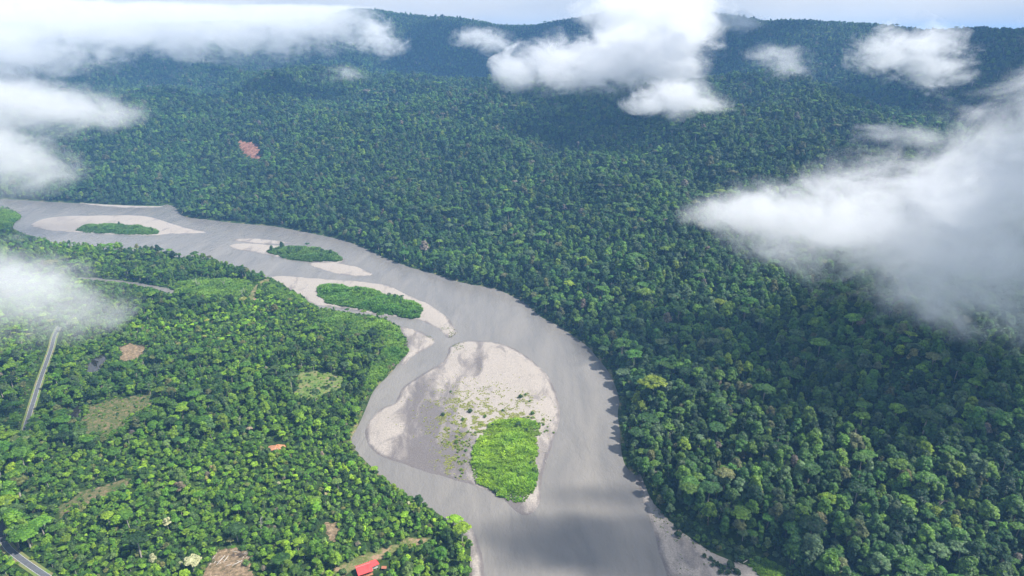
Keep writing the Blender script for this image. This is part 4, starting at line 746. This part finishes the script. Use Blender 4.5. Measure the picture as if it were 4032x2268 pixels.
scatter('undergrowth', np.column_stack([Q, zq - .1]), 14 + (rng.uniform(size=nq_) < .5), rng.uniform(0, 6.28, nq_), np.column_stack([sq, sq, sq * rng.uniform(.7, 1.2, nq_)]), tq, C_TREES, 'low bushes and undergrowth filling the gaps between forest trees')
# thickets on the sandbars
def thicket(name, poly, spc, label, tcol, smin, smax, shrub=.1, coll=None, trees=0, z0=None, edge=10):
    pl = smooth_poly(poly, 1); Q = candidates(pl[:, 0].min(), pl[:, 0].max(), pl[:, 1].min(), pl[:, 1].max(), spc)
    s = sdf(Q, pl, 20) + (fbm(Q[:, 0], Q[:, 1], 10, 3, 81) - .5) * 5; Q = Q[s > 0]; s = s[s > 0]; k = len(Q)
    zz = np.maximum(sand_z(Q), ground_z(Q)); bb = fbm(Q[:, 0], Q[:, 1], 16, 3, 91)
    sc = (smin + (smax - smin) * sstep(.3, .7, bb)) * rng.uniform(.8, 1.2, k) * (.55 + .45 * np.clip(s / edge, 0, 1))
    id_ = np.where(rng.uniform(size=k) < shrub, 3, rng.integers(0, 3, k)); sc = np.where(id_ == 3, sc * .8, sc)
    tt = np.array(tcol) * rng.uniform(.72, 1.25, (k, 1)) * (1 + (fbm(Q[:, 0], Q[:, 1], 22, 3, 95)[:, None] - .5) * np.array([1.1, .6, .2])) * (.8 + .4 * bb[:, None])
    return scatter(name, np.column_stack([Q, zz - .1]), id_, rng.uniform(0, 6.28, k), np.column_stack([sc, sc, sc]), tt, C_CANE, label)
thicket('cane_thicket', VEG_BIG, 1.7, 'dense bright green cane thicket on the lower tip of the large sandbar', (.155, .29, .011), .55, 1.6, .16)
thicket('cane_thicket', VEG_MID, 1.9, 'long green cane and bush thicket on the curved sandbar', (.085, .20, .016), .8, 2.1, .3)
thicket('cane_thicket', VEG_ISLAND, 2.0, 'green thicket covering the small river island', (.08, .165, .028), .8, 2.2, .4)
def island_trees(poly, k, smin, smax, label, grp='small trees on the river islands'):
    pl = smooth_poly(poly, 1); lo, hi = pl.min(0), pl.max(0); got = 0; r = np.random.default_rng(k)
    while got < k:
        q = np.array([[r.uniform(lo[0], hi[0]), r.uniform(lo[1], hi[1])]])
        if sdf(q, pl)[0] < 4: continue
        kk = ['dome0', 'umbrella1', 'dome2', 'sparse0', 'dome3'][int(r.integers(0, 5))]; s = float(r.uniform(smin, smax)); zz = float(max(sand_z(q)[0], ground_z(q)[0])); got += 1
        yield (q[0], zz, kk, s)
isl = []
for (poly, k, a0, a1, where) in ((VEG_MID, 16, .32, .62, 'in the long thicket of the curved sandbar'), (VEG_ISLAND, 14, .35, .75, 'on the small wooded river island'), (VEG_FAR, 4, .3, .5, 'in the bushes of the far sandbar'), (VEG_BIG, 5, .22, .34, 'in the bright cane thicket of the large sandbar')):
    L_ = sorted(island_trees(poly, k, a0, a1, where), key=lambda q: q[0][0]); 
    for j, (q, zz, kk, s) in enumerate(L_):
        w = ['leftmost', 'second', 'third', 'fourth', 'fifth', 'sixth', 'seventh', 'eighth', 'ninth', 'tenth', 'eleventh', 'twelfth', 'thirteenth', 'fourteenth', 'fifteenth', 'sixteenth'][j]
        t = thing('island_tree', f'{"small" if s < .45 else "taller"} {SHAPE[kk[0]]} tree {where}, {w}{"" if j == 0 else " from the left"}', 'tree', (float(q[0]), float(q[1]), zz), s * 40, 'small trees on the river islands'); t.scale = (s,) * 3
        col = [.05, .11, .03, 1.] if where[-8:] != 'sandbar' or 'curved' in where else [.08, .17, .02, 1.]
        o = bpy.data.objects.new('crown', KINDS[kk][0]); COL.objects.link(o); o.parent = t; o['tint'] = col
        o = bpy.data.objects.new('trunk', KINDS[kk][1]); COL.objects.link(o); o.parent = t
thicket('cane_thicket', VEG_FAR, 2.4, 'strip of green bushes on the far pale sandbar', (.085, .18, .028), .7, 1.7, .3)
thicket('bush_strip', VEG_STRIP, 2.4, 'pale green bushes on the narrow far sand strip', (.085, .15, .05), 1.2, 2.4, .4)
thicket('cane_thicket', VEG_RIGHT, 1.6, 'bright green bushes at the bottom end of the right beach', (.11, .22, .014), .6, 1.1, .3)
thicket('bush_strip', BUSH_RIGHT, 1.9, 'dark low bushes along the top of the right beach', (.035, .075, .02), .6, 1.2, .7)
for pl, lb in ((CANE_A, 'bright cane field on the left bank inside the river bend'), (CANE_B, 'light green cane patch beyond the oxbow creek'), (CANE_C, 'cane stand between the dry gully and the sandbar'), (CANE_D, 'green bushes on the far left headland'), (CANE_E, 'bright green cane fringe along the left shore of the bend')):
    thicket('cane_field', pl, 2.3, lb, (.10, .205, .018), .9, 1.7, .3)
# sparse grass tufts on the sand
def tufts(name, blobs, label, col, coll=None, smin=.22, smax=.75):
    Q = []
    for (cx, cy, rx, ry, k) in blobs: Q.append(np.column_stack([rng.normal(cx, rx, k), rng.normal(cy, ry, k)]))
    Q = np.vstack(Q); m = fbm(Q[:, 0], Q[:, 1], 5, 4, 101, .65) > .53; Q = Q[m]; zz = sand_z(Q); m = zz > .15; Q = Q[m]; zz = zz[m]; k = len(Q); s = rng.uniform(smin, smax, k)
    return scatter(name, np.column_stack([Q, zz]), rng.integers(0, 2, k), rng.uniform(0, 6.28, k), np.column_stack([s, s, s]), np.array(col) * rng.uniform(.7, 1.3, (k, 1)) * np.array([1, 1, 1]), coll or C_TUFT, label)
tufts('grass_tufts', [(-40, 590, 22, 24, 5600), (-10, 562, 18, 13, 4200), (12, 560, 9, 16, 1500), (-58, 560, 9, 22, 2000), (-50, 510, 7, 22, 2600), (-28, 548, 18, 10, 3000), (12, 605, 10, 8, 500)], 'yellow-green grass tufts scattered over the large sandbar', (.33, .36, .085))
tufts('cane_clumps', [(2, 545, 14, 6, 420), (-24, 538, 9, 6, 200), (20, 552, 7, 8, 220), (-44, 505, 3, 18, 170), (-54, 535, 4, 14, 60)], 'loose green cane clumps fringing the bright thicket on the large sandbar', (.16, .25, .03), C_CANE, .22, .55)
tufts('grass_tufts', [(-84, 770, 12, 10, 800), (-70, 745, 8, 14, 500), (-205, 835, 10, 8, 200)], 'thin grass on the tip of the curved sandbar', (.17, .22, .06))
tufts('grass_tufts', [(120, 420, 12, 30, 500)], 'grass along the right beach', (.14, .20, .04))

# ------------------------------------------------------------------ single shrubs
def shrub(sx, sy, s, label, grp, kind_='shrub0', col=(.06, .11, .025)):
    zz = float(max(sand_z(np.array([[sx, sy]]))[0], ground_z(np.array([[sx, sy]]))[0]))
    t = thing('shrub', label, 'shrub', (sx, sy, zz - .1), sx * 1.7, grp); t.scale = (s * .8,) * 3
    o = bpy.data.objects.new('foliage', KINDS[kind_][0]); COL.objects.link(o); o.parent = t; o['tint'] = [*col, 1.0]
    o = bpy.data.objects.new('stem', KINDS[kind_][1]); COL.objects.link(o); o.parent = t
lab = ['dark shrub upper right of the grassy part of the large sandbar', 'dark shrub in the middle of the grassy sand, left of the thicket top', 'leftmost dark shrub on the large sandbar', 'round green bush just below the leftmost shrub on the large sandbar', 'green bush beside the top right corner of the bright thicket', 'large round bush on the right edge of the bright thicket', 'tiny bush near the top left of the sandbar grass', 'small green bush at the upper right of the sandbar grass', 'little bush between the two upper right sandbar bushes', 'spreading bush right of the thicket top', 'low bush on the grey sand left of the thicket', 'second low bush down the grey sand left of the thicket', 'dark bush at the water line below the thicket', 'small bush above the left top of the thicket', 'small bush above the middle top of the thicket', 'outermost small bush right of the thicket top']
for (sx, sy, s), lb in zip(SHRUBS_BAR, lab): shrub(sx, sy, s, lb, 'bushes on the large sandbar', 'shrub1' if s > 1 else 'shrub0', (.05, .10, .02) if 'dark' in lb else (.09, .17, .02))
sb = sorted(SHRUBS_BEACH, key=lambda q: -q[1])
for j, (sx, sy, s) in enumerate(sb):
    shrub(sx, sy, s, f'{"large" if s > 1.25 else "small" if s < .85 else "low"} dark bush on the right pebble beach, {["topmost", "second", "third", "fourth", "fifth", "sixth", "seventh", "eighth", "ninth", "tenth", "eleventh", "twelfth", "thirteenth", "fourteenth", "fifteenth", "sixteenth", "seventeenth", "eighteenth", "nineteenth", "twentieth", "lowest"][min(j, 20)]}{"" if j in (0, 20) else " from the top"}', 'bushes on the right pebble beach', 'shrub1' if s > 1 else 'shrub0', (.045, .085, .025))

# ------------------------------------------------------------------ logs and driftwood
def log(x0, y0, x1, y1, label, grp, rad=.28, m=m_dead, name='fallen_log', dz=.15):
    A = np.array([[x0, y0], [x1, y1]]); zz = np.maximum(ground_z(A), sand_z(A)); c = A.mean(0); L = np.linalg.norm(A[1] - A[0]); an = math.atan2(y1 - y0, x1 - x0)
    t = thing(name, label, 'log', (c[0], c[1], float(zz.mean()) + dz), an, grp); r = np.random.default_rng(int(abs(x0 * 10)) + 3); b = MB()
    b.tube([(-L / 2, 0, rad * .8), (-L / 6, r.normal() * .12, rad), (L / 5, r.normal() * .15, rad), (L / 2, 0, rad * .8)], [rad, rad * .95, rad * .8, rad * .45], 7); b.build('stem', m, t)
    for q in range(2 if L > 4 else 1):
        s = L * (.12 + .16 * q); b = MB(); d = (1 if q else -1); b.tube([(s, 0, rad), (s + L * .08, d * L * .07, rad + L * .05), (s + L * .15, d * L * .12, rad + L * .06)], [rad * .45, rad * .35, rad * .15], 5); b.build('branch_stub', m, t)
fl_lab = ['short white', 'thin pale', 'long white', 'second long pale', 'reddish pale', 'short tan', 'short brownish', 'thin pale', 'long pale', 'thin tan', 'short pale', 'short pale', 'tiny upright-lying', 'curved pale', 'thin pale']
fl_pos = ['at the top left of', 'at the left side of', 'across the middle of', 'right of the longest log in', 'along the back edge of', 'low on the left of', 'at the lower left edge of', 'at the back right corner of', 'across the lower right of', 'low in the middle of', 'in the right part of', 'beside its twin at the right of', 'just below the longest log in', 'on the right side of', 'behind the back right corner of']
for (a0, a1, b0, b1), w1, w2 in zip(LOGS_FELLED, fl_lab, fl_pos): log(a0, a1, b0, b1, f'{w1} felled log {w2} the brown clearing', 'felled logs in the brown clearing', .32 if 'long' in w1 else .2)
for j, (a0, a1, b0, b1) in enumerate(LOGS_BEACH): log(a0, a1, b0, b1, f'drift log in the heap ending the right beach, {["longest, at its right", "uppermost", "leftmost", "furthest right", "alone to the upper left", "lowest", "in its middle"][j]}', 'drift logs at the end of the right beach', .3, m_dead, 'drift_log')
for j, (a0, a1, b0, b1) in enumerate(LOGS_BAR): log(a0, a1, b0, b1, ['pale drift log lying across the right shore of the large sandbar', 'short drift log at the water line right of the bright thicket', 'thin curved drift log on the grassy sand above the thicket', 'drift log at the bottom right tip of the thicket'][j], 'drift logs on the large sandbar', .2, m_dead, 'drift_log')
hz = HUTLOGS
for j in range(3): log(*hz[2 * j], *hz[2 * j + 1], ['long pale pole leaning over the orange earth mound', 'short white post right on the orange earth mound', 'short white post left of the other on the orange earth mound'][j], 'poles on the orange earth mound', .2, m_dead, 'timber_pole', .4)
# orange earth mound
m_earth = simple_mat('orange_earth', (.50, .24, .12), .95, col2=(.38, .17, .09), scale=.8, bump=.6)
mc = np.mean(CLEAR_HUT, 0); gz = float(ground_z(mc[None])[0]); NR, NA = 9, 28; V = []; F = []
for i in range(NR):
    for k in range(NA):
        a_ = 2 * math.pi * k / NA; rr_ = (i / (NR - 1)); q = 7.5 * rr_ * (1 + .25 * math.sin(2 * a_ + 1) + .12 * math.sin(5 * a_)); hh = 2.6 * (1 - rr_) ** 1.1 * (1 + .25 * math.sin(3 * a_ + i)) - .3
        V.append((q * math.cos(a_), q * .8 * math.sin(a_), hh))
for i in range(NR - 1):
    for k in range(NA): F.append((i * NA + k, i * NA + (k + 1) % NA, (i + 1) * NA + (k + 1) % NA, (i + 1) * NA + k))
o = tag(mesh_obj('earth_mound', V, F, m_earth, smooth=True), 'bare orange earth mound at the dark forest edge on the left bank', 'earth mound'); o.location = (mc[0], mc[1], gz)
# brush heap in the roadside clearing
def brush_heap(cx, cy, label, nb=60, rad=4, h=1.6, m=m_bark2, name='brush_heap'):
    r = np.random.default_rng(int(abs(cx))); b = MB()
    for _ in range(nb):
        a_ = r.uniform(0, 6.28); q = rad * math.sqrt(r.uniform()); p0 = Vector((q * math.cos(a_), q * math.sin(a_) * .5, r.uniform(0, h) * (1 - q / rad * .7))); d = Vector((r.normal(), r.normal() * .6, r.normal() * .2)).normalized() * r.uniform(.8, 2.4); b.tube([p0 - d, p0, p0 + d], [.09, .08, .04], 4)
    o = tag(b.build(name, m), label, 'brush heap'); o.location = (cx, cy, float(ground_z(np.array([[cx, cy]]))[0])); return o
c_ = np.mean(CLEAR_ROAD, 0); brush_heap(c_[0] + 4, c_[1] + 14, 'dark brush heap at the back of the roadside clearing', 110, 8, 2)
c_ = np.mean(CLEAR_FELLED, 0); brush_heap(c_[0] + 2, c_[1] + 12, 'brown brush heap at the back of the felled clearing', 90, 6, 1.2)
# cut branches strewn over the felled clearing
b = MB(); r = np.random.default_rng(5)
lo_ = np.min(CLEAR_FELLED, 0); hi_ = np.max(CLEAR_FELLED, 0); Q = np.column_stack([r.uniform(lo_[0], hi_[0], 900), r.uniform(lo_[1], hi_[1], 900)]); Q = Q[sdf(Q, CLEAR_FELLED, 5) > .5]; zq = ground_z(Q)
for (qx, qy), qz in zip(Q, zq):
    a_ = r.normal(.8, .8); L = r.uniform(.5, 2.4); d = Vector((math.cos(a_), math.sin(a_), r.uniform(-.1, .25))) * L; p0 = Vector((qx, qy, qz + .15)); b.tube([p0 - d, p0 + d], [.08, .04], 3)
tag(b.build('cut_branches', simple_mat('cut_wood', (.40, .30, .20), .9, col2=(.20, .13, .09), scale=.2)), 'cut branches strewn over the felled clearing', kind='stuff')

# ------------------------------------------------------------------ road with edge lines and verge
m_asph = simple_mat('asphalt', (.12, .125, .135), .85, col2=(.09, .095, .10), scale=.4); m_line = simple_mat('road_paint', (.62, .62, .58), .7); m_verge = simple_mat('grass_verge', (.12, .20, .035), .9, col2=(.20, .17, .08), scale=.15)
rp_ = smooth_poly(ROAD, 3, False); rd = np.gradient(rp_, axis=0); rd /= np.linalg.norm(rd, axis=1)[:, None]; rn = np.column_stack([-rd[:, 1], rd[:, 0]])
def strip(name, w0, w1, dz, m, thick=0):
    zz = ground_z(rp_); A = np.column_stack([rp_ + rn * w0, zz + dz]); B = np.column_stack([rp_ + rn * w1, zz + dz]); k = len(rp_); V = np.empty((2 * k, 3)); V[0::2] = A; V[1::2] = B; V = list(map(tuple, V)); F = [(2 * i, 2 * i + 1, 2 * i + 3, 2 * i + 2) for i in range(k - 1)]
    if thick:
        V += [(q[0], q[1], q[2] - thick) for q in V]; o2 = 2 * k; F += [(2 * i, 2 * i + 2, o2 + 2 * i + 2, o2 + 2 * i) for i in range(k - 1)] + [(2 * i + 1, o2 + 2 * i + 1, o2 + 2 * i + 3, 2 * i + 3) for i in range(k - 1)]
    return tag(mesh_obj(name, V, F, m), kind='structure')
strip('road_verge', -3.9, 3.9, .10, m_verge, .5); strip('road', -2.1, 2.1, .22, m_asph, .3)
strip('road_marking', -2.0, -1.84, .226, m_line); strip('road_marking', 1.84, 2.0, .226, m_line)

# ------------------------------------------------------------------ red-roofed house
m_red = simple_mat('red_sheet_roof', (.74, .085, .075), .45, col2=(.68, .07, .065), scale=.5, spec=.4); m_cap = simple_mat('roof_cap', (.45, .22, .20), .6); m_wall = simple_mat('timber_wall', (.28, .14, .09), .85, col2=(.2, .1, .07), scale=1.)
m_white = simple_mat('white_paint', (.75, .73, .68), .7); m_darkw = simple_mat('dark_window', (.02, .02, .025), .3); m_rust = simple_mat('rusty_roof', (.42, .16, .09), .8, col2=(.30, .12, .07), scale=1)
hx, hy = HOUSE[5]; hzv = float(ground_z(np.array([[hx + 6, hy + 5]]))[0])
H_ = thing('house', 'long house with a bright red sheet metal roof among the trees', 'house', (hx, hy, hzv), math.atan2(6.8, 13.2))
def slab(name, pts, th, m, parent):
    V = [tuple(p) for p in pts] + [(p[0], p[1], p[2] - th) for p in pts]; k = len(pts); F = [tuple(range(k)), tuple(range(2 * k - 1, k - 1, -1))] + [(i, i + k, (i + 1) % k + k, (i + 1) % k) for i in range(k)]; return mesh_obj(name, V, F, m, parent)
EV, RG = 3.2, 4.9
slab('roof', [(-.4, -.3, EV), (9.6, -.3, EV), (9.6, 5.9, RG), (-.4, 5.9, RG)], .12, m_red, H_)
slab('roof', [(-.4, 5.9, RG), (9.6, 5.9, RG), (9.6, 8.0, RG - .6), (-.4, 8.0, RG - .6)], .12, m_red, H_)
slab('roof', [(9.6, 2.6, EV + .55), (15.2, 3.4, EV + .55), (14.6, 6.0, RG - .15), (13.9, 8.1, RG - .5), (9.6, 8.1, RG - .4)], .12, m_red, H_)
b = MB(); b.box((4.6, 5.9, RG + .06), (9.8, .5, .1)); b.build('ridge_cap', m_cap, H_)
for k in range(16): bb = MB(); xx = .1 + k * .62; bb.tube([(xx, -.28, EV + .02), (xx, 5.6, RG + .01)], [.035, .035], 4); bb.build('roof_seam', m_red, H_)
b = MB(); b.box((4.6, 1.3, 1.45), (9.2, .15, 2.9)); b.build('wall', m_wall, H_); b = MB(); b.box((4.6, 7.4, 1.9), (9.2, .15, 3.8)); b.build('wall', m_wall, H_)
b = MB(); b.box((0.0, 4.35, 1.7), (.15, 5.9, 3.3)); b.build('wall', m_wall, H_); b = MB(); b.box((11.9, 4.6, 1.6), (4.4, .15, 3.2)); b.build('wall', m_white, H_); b = MB(); b.box((14.1, 6.1, 1.6), (.15, 2.8, 3.2)); b.build('wall', m_wall, H_)
for k in range(3): b = MB(); b.box((1.6 + k * 3, 1.2, 1.6), (1.2, .08, 1.0)); b.build('window', m_darkw, H_)
b = MB(); b.box((6.2, 1.2, 1.05), (.95, .08, 2.0)); b.build('door', m_darkw, H_)
for k in range(6): b = MB(); b.box((.1 + k * 1.85, 0, 1.55), (.14, .14, 3.1)); b.build('porch_post', m_wall, H_)
for px_ in (10.4, 12.6, 14.6): b = MB(); b.box((px_, 3.1, 1.75), (.14, .14, 3.5)); b.build('porch_post', m_white, H_)
b = MB(); b.box((4.6, .5, .15), (9.8, 1.6, .3)); b.build('porch_floor', m_earth, H_)
S_ = thing('shed', 'small lean-to shed with a rusty roof at the right end of the red-roofed house', 'shed', (hx + 16.2 * .889 - .457 * 1.2, hy + 16.2 * .457 + 1.2 * .889, hzv), math.atan2(6.8, 13.2) - .5)
slab('roof', [(-.5, -1, 1.9), (3.0, -1, 1.9), (3.0, 1.0, 2.4), (-.5, 1.0, 2.4)], .08, m_rust, S_)
for (qx, qy) in ((-.3, -.8), (2.8, -.8), (-.3, .8), (2.8, .8)): b = MB(); b.box((qx, qy, .95), (.12, .12, 1.9)); b.build('post', m_wall, S_)
b = MB(); b.box((1.25, .8, 1.0), (3.0, .08, 2.0)); b.build('wall', m_wall, S_)

# ------------------------------------------------------------------ clouds
def cloud_mat(name, blobs, centre, dens, nscale, amp, t0=.0, t1=.28, seed=0., step=1.0, detail=5.0, aniso=.0, col=(.985, .988, 1.0)):
    m, N, L, out = mat(name); tcn = nd(N, 'ShaderNodeTexCoord')
    wn = nd(N, 'ShaderNodeTexNoise', i_Scale=nscale, i_Detail=detail, i_Roughness=.74, i_Distortion=.8, noise_dimensions='4D'); wn.inputs['W'].default_value = seed; mpn = nd(N, 'ShaderNodeMapping'); mpn.inputs['Scale'].default_value = (1, 1, 1.5); L.new(tcn.outputs['Object'], mpn.inputs[0]); L.new(mpn.outputs[0], wn.inputs['Vector'])
    prev = None
    for (bx_, by_, bz_, rx, ry, rz) in blobs:
        mp_ = nd(N, 'ShaderNodeVectorMath', operation='SUBTRACT'); mp_.inputs[1].default_value = (bx_ - centre[0], by_ - centre[1], bz_ - centre[2]); L.new(tcn.outputs['Object'], mp_.inputs[0])
        dv = nd(N, 'ShaderNodeVectorMath', operation='DIVIDE'); dv.inputs[1].default_value = (rx, ry, rz); L.new(mp_.outputs[0], dv.inputs[0]); ln = nd(N, 'ShaderNodeVectorMath', operation='LENGTH'); L.new(dv.outputs[0], ln.inputs[0])
        if prev is None: prev = ln.outputs['Value']
        else: mn = nd(N, 'ShaderNodeMath', operation='SMOOTH_MIN'); mn.inputs[2].default_value = .35; L.new(prev, mn.inputs[0]); L.new(ln.outputs['Value'], mn.inputs[1]); prev = mn.outputs[0]
    s1 = nd(N, 'ShaderNodeMath', operation='MULTIPLY_ADD'); s1.inputs[1].default_value = amp; s1.inputs[2].default_value = 1 - amp * .5 - .05; L.new(wn.outputs[0], s1.inputs[0])
    s2 = nd(N, 'ShaderNodeMath', operation='SUBTRACT'); L.new(s1.outputs[0], s2.inputs[0]); L.new(prev, s2.inputs[1])
    mr = nd(N, 'ShaderNodeMapRange', interpolation_type='SMOOTHSTEP'); mr.inputs[1].default_value = t0; mr.inputs[2].default_value = t1; L.new(s2.outputs[0], mr.inputs[0]); pw = nd(N, 'ShaderNodeMath', operation='POWER'); pw.inputs[1].default_value = 1.4; L.new(mr.outputs[0], pw.inputs[0]); pd_ = nd(N, 'ShaderNodeMath', operation='MULTIPLY'); pd_.inputs[1].default_value = dens * 1.8; L.new(pw.outputs[0], pd_.inputs[0])
    pv = nd(N, 'ShaderNodeVolumePrincipled'); pv.inputs['Color'].default_value = (*col, 1); pv.inputs['Anisotropy'].default_value = aniso; L.new(pd_.outputs[0], pv.inputs['Density']); L.new(pv.outputs[0], out.inputs['Volume'])
    try: m.cycles.volume_step_rate = step
    except Exception: m.volume_step_rate = step
    return m
def cloud(key, label, dens, feat, amp=1.1, t1=.3, seed=1., step=1.0, detail=7.0):
    bl = [(q[0], q[1], q[2], q[3] * 1.28, q[4] * 1.2, q[5] * 1.28) for q in CLOUDS[key]]; c = np.mean([q[:3] for q in bl], 0); bm = bmesh.new()
    for q in bl:
        for v in ICO1[0]:
            p = Vector((q[0] - c[0] + v[0] * q[3] * 1.25, q[1] - c[1] + v[1] * q[4] * 1.25, q[2] - c[2] + v[2] * q[5] * 1.25)); p.z = min(p.z, 470 - c[2]); bm.verts.new(p)
    r = bmesh.ops.convex_hull(bm, input=bm.verts); bmesh.ops.delete(bm, geom=list({g for g in r['geom_interior'] + r['geom_unused'] if isinstance(g, bmesh.types.BMVert)}), context='VERTS')
    bmesh.ops.recalc_face_normals(bm, faces=bm.faces); me = bpy.data.meshes.new('cloud'); bm.to_mesh(me); bm.free()
    me.materials.append(cloud_mat('cloud_' + key.lower(), bl, c, dens, 1.0 / feat, amp, 0, t1, seed, step, detail)); o = bpy.data.objects.new('cloud', me); COL.objects.link(o); o.location = c
    tag(o, label, 'cloud', 'low clouds drifting over the forest'); CTOP.append(max(v.co.z for v in me.vertices) + c[2]); return o
CTOP = [460]
if CLOUDS_ON:
    cloud('RIGHT', 'huge white cloud reaching in from the right edge over the dark forest', 0.0125, 60, 3.0, 0.75, 1., SR)
    cloud('LEFTFRONT', 'low foggy cloud at the left edge above the road', 0.009, 50, 3.2, 0.85, 2., SR)
    cloud('LEFTMID', 'soft cloud at the left edge above the far river bank', 0.008, 60, 2.8, 0.8, 3., SR)
    cloud('LEFTUP', 'long flat cloud at the left edge, third up from the road', 0.006, 85, 3.0, 0.75, 4., SR)
    cloud('BANK', 'wide white cloud bank covering the hills at the top left', 0.0036, 130, 3.6, 0.6, 5., SR)
    cloud('CENTRE', 'bright cloud draped over the ridge, top centre right', 0.0062, 85, 3.4, 0.5, 6., SR)
    cloud('LENS', 'small flat lens-shaped cloud below the big ridge cloud', 0.011, 55, 3.0, 0.6, 7., SR)
    cloud('WISPR', 'ragged cloud puff in front of the dark cliff at the right', 0.01, 55, 4.6, 0.8, 8., SR)
    cloud('WISPL', 'small wispy cloud left of the big ridge cloud', 0.008, 60, 4.6, 0.8, 9., SR)
    cloud('WISPA', 'thin ragged wisp beside the end of the cloud bank', 0.007, 60, 4.6, 0.8, 10., SR)
    cloud('WISPB', 'faint veil of mist over the slope right of centre', 0.005, 55, 4.6, 0.9, 11., SR)
    cloud('WISPC', 'faint mist patch above the huge right cloud', 0.006, 45, 4.4, 0.9, 12., SR)
    cloud('WISPD', 'faint mist scrap on the slope below the left ridge end', 0.003, 70, 4.4, 0.9, 13., SR)
    cloud('RIDGEGAP', 'thin cloud spilling over the notch in the ridge', 0.006, 70, 3.6, 0.7, 14., SR)
# clouds overhead, above the haze, whose shadows lie on the river and the slopes
def high_cloud(gx_, gy_, gz_, alt, rx, ry, rz, label, dens=.02, seed=1):
    t = (alt - gz_) / SD.z; c = Vector((gx_, gy_, gz_)) + SD * t; bm = bmesh.new(); bmesh.ops.create_icosphere(bm, subdivisions=5, radius=1)
    from mathutils import noise as mn_
    for v in bm.verts:
        d = v.co.normalized(); k = 1 + .42 * mn_.fractal(d * 1.6 + Vector((seed * 7.1, seed * 3.3, 0)), .7, 2.0, 5); v.co = Vector((d.x * rx, d.y * ry, d.z * rz)) * k
    me = bpy.data.meshes.new('overhead_cloud'); bm.to_mesh(me); bm.free(); m, N, L, out = mat('overhead_cloud'); pv = nd(N, 'ShaderNodeVolumePrincipled'); pv.inputs['Density'].default_value = dens; pv.inputs['Color'].default_value = (.99, .99, 1, 1); L.new(pv.outputs[0], out.inputs['Volume']); me.materials.append(m)
    o = bpy.data.objects.new('overhead_cloud', me); COL.objects.link(o); o.location = c; tag(o, label, 'cloud', 'clouds overhead')
for hc in HIGH: high_cloud(*hc)
# ------------------------------------------------------------------ haze
if HAZE > 0:
    HTOP = max(CTOP) + 5; print('cloud tops', [round(q) for q in CTOP])
    m, N, L, out = mat('haze_air'); pv = nd(N, 'ShaderNodeVolumePrincipled'); pv.inputs['Density'].default_value = HAZE; pv.inputs['Color'].default_value = (*HAZEC, 1); pv.inputs['Anisotropy'].default_value = 0.0; L.new(pv.outputs[0], out.inputs['Volume'])
    b = MB(); b.box((0, 0, (HTOP - 6) / 2), (18100, 18100, HTOP + 6)); hzo = b.build('haze', m); hzo['kind'] = 'stuff'
print('done', round(time.time() - T0, 1))
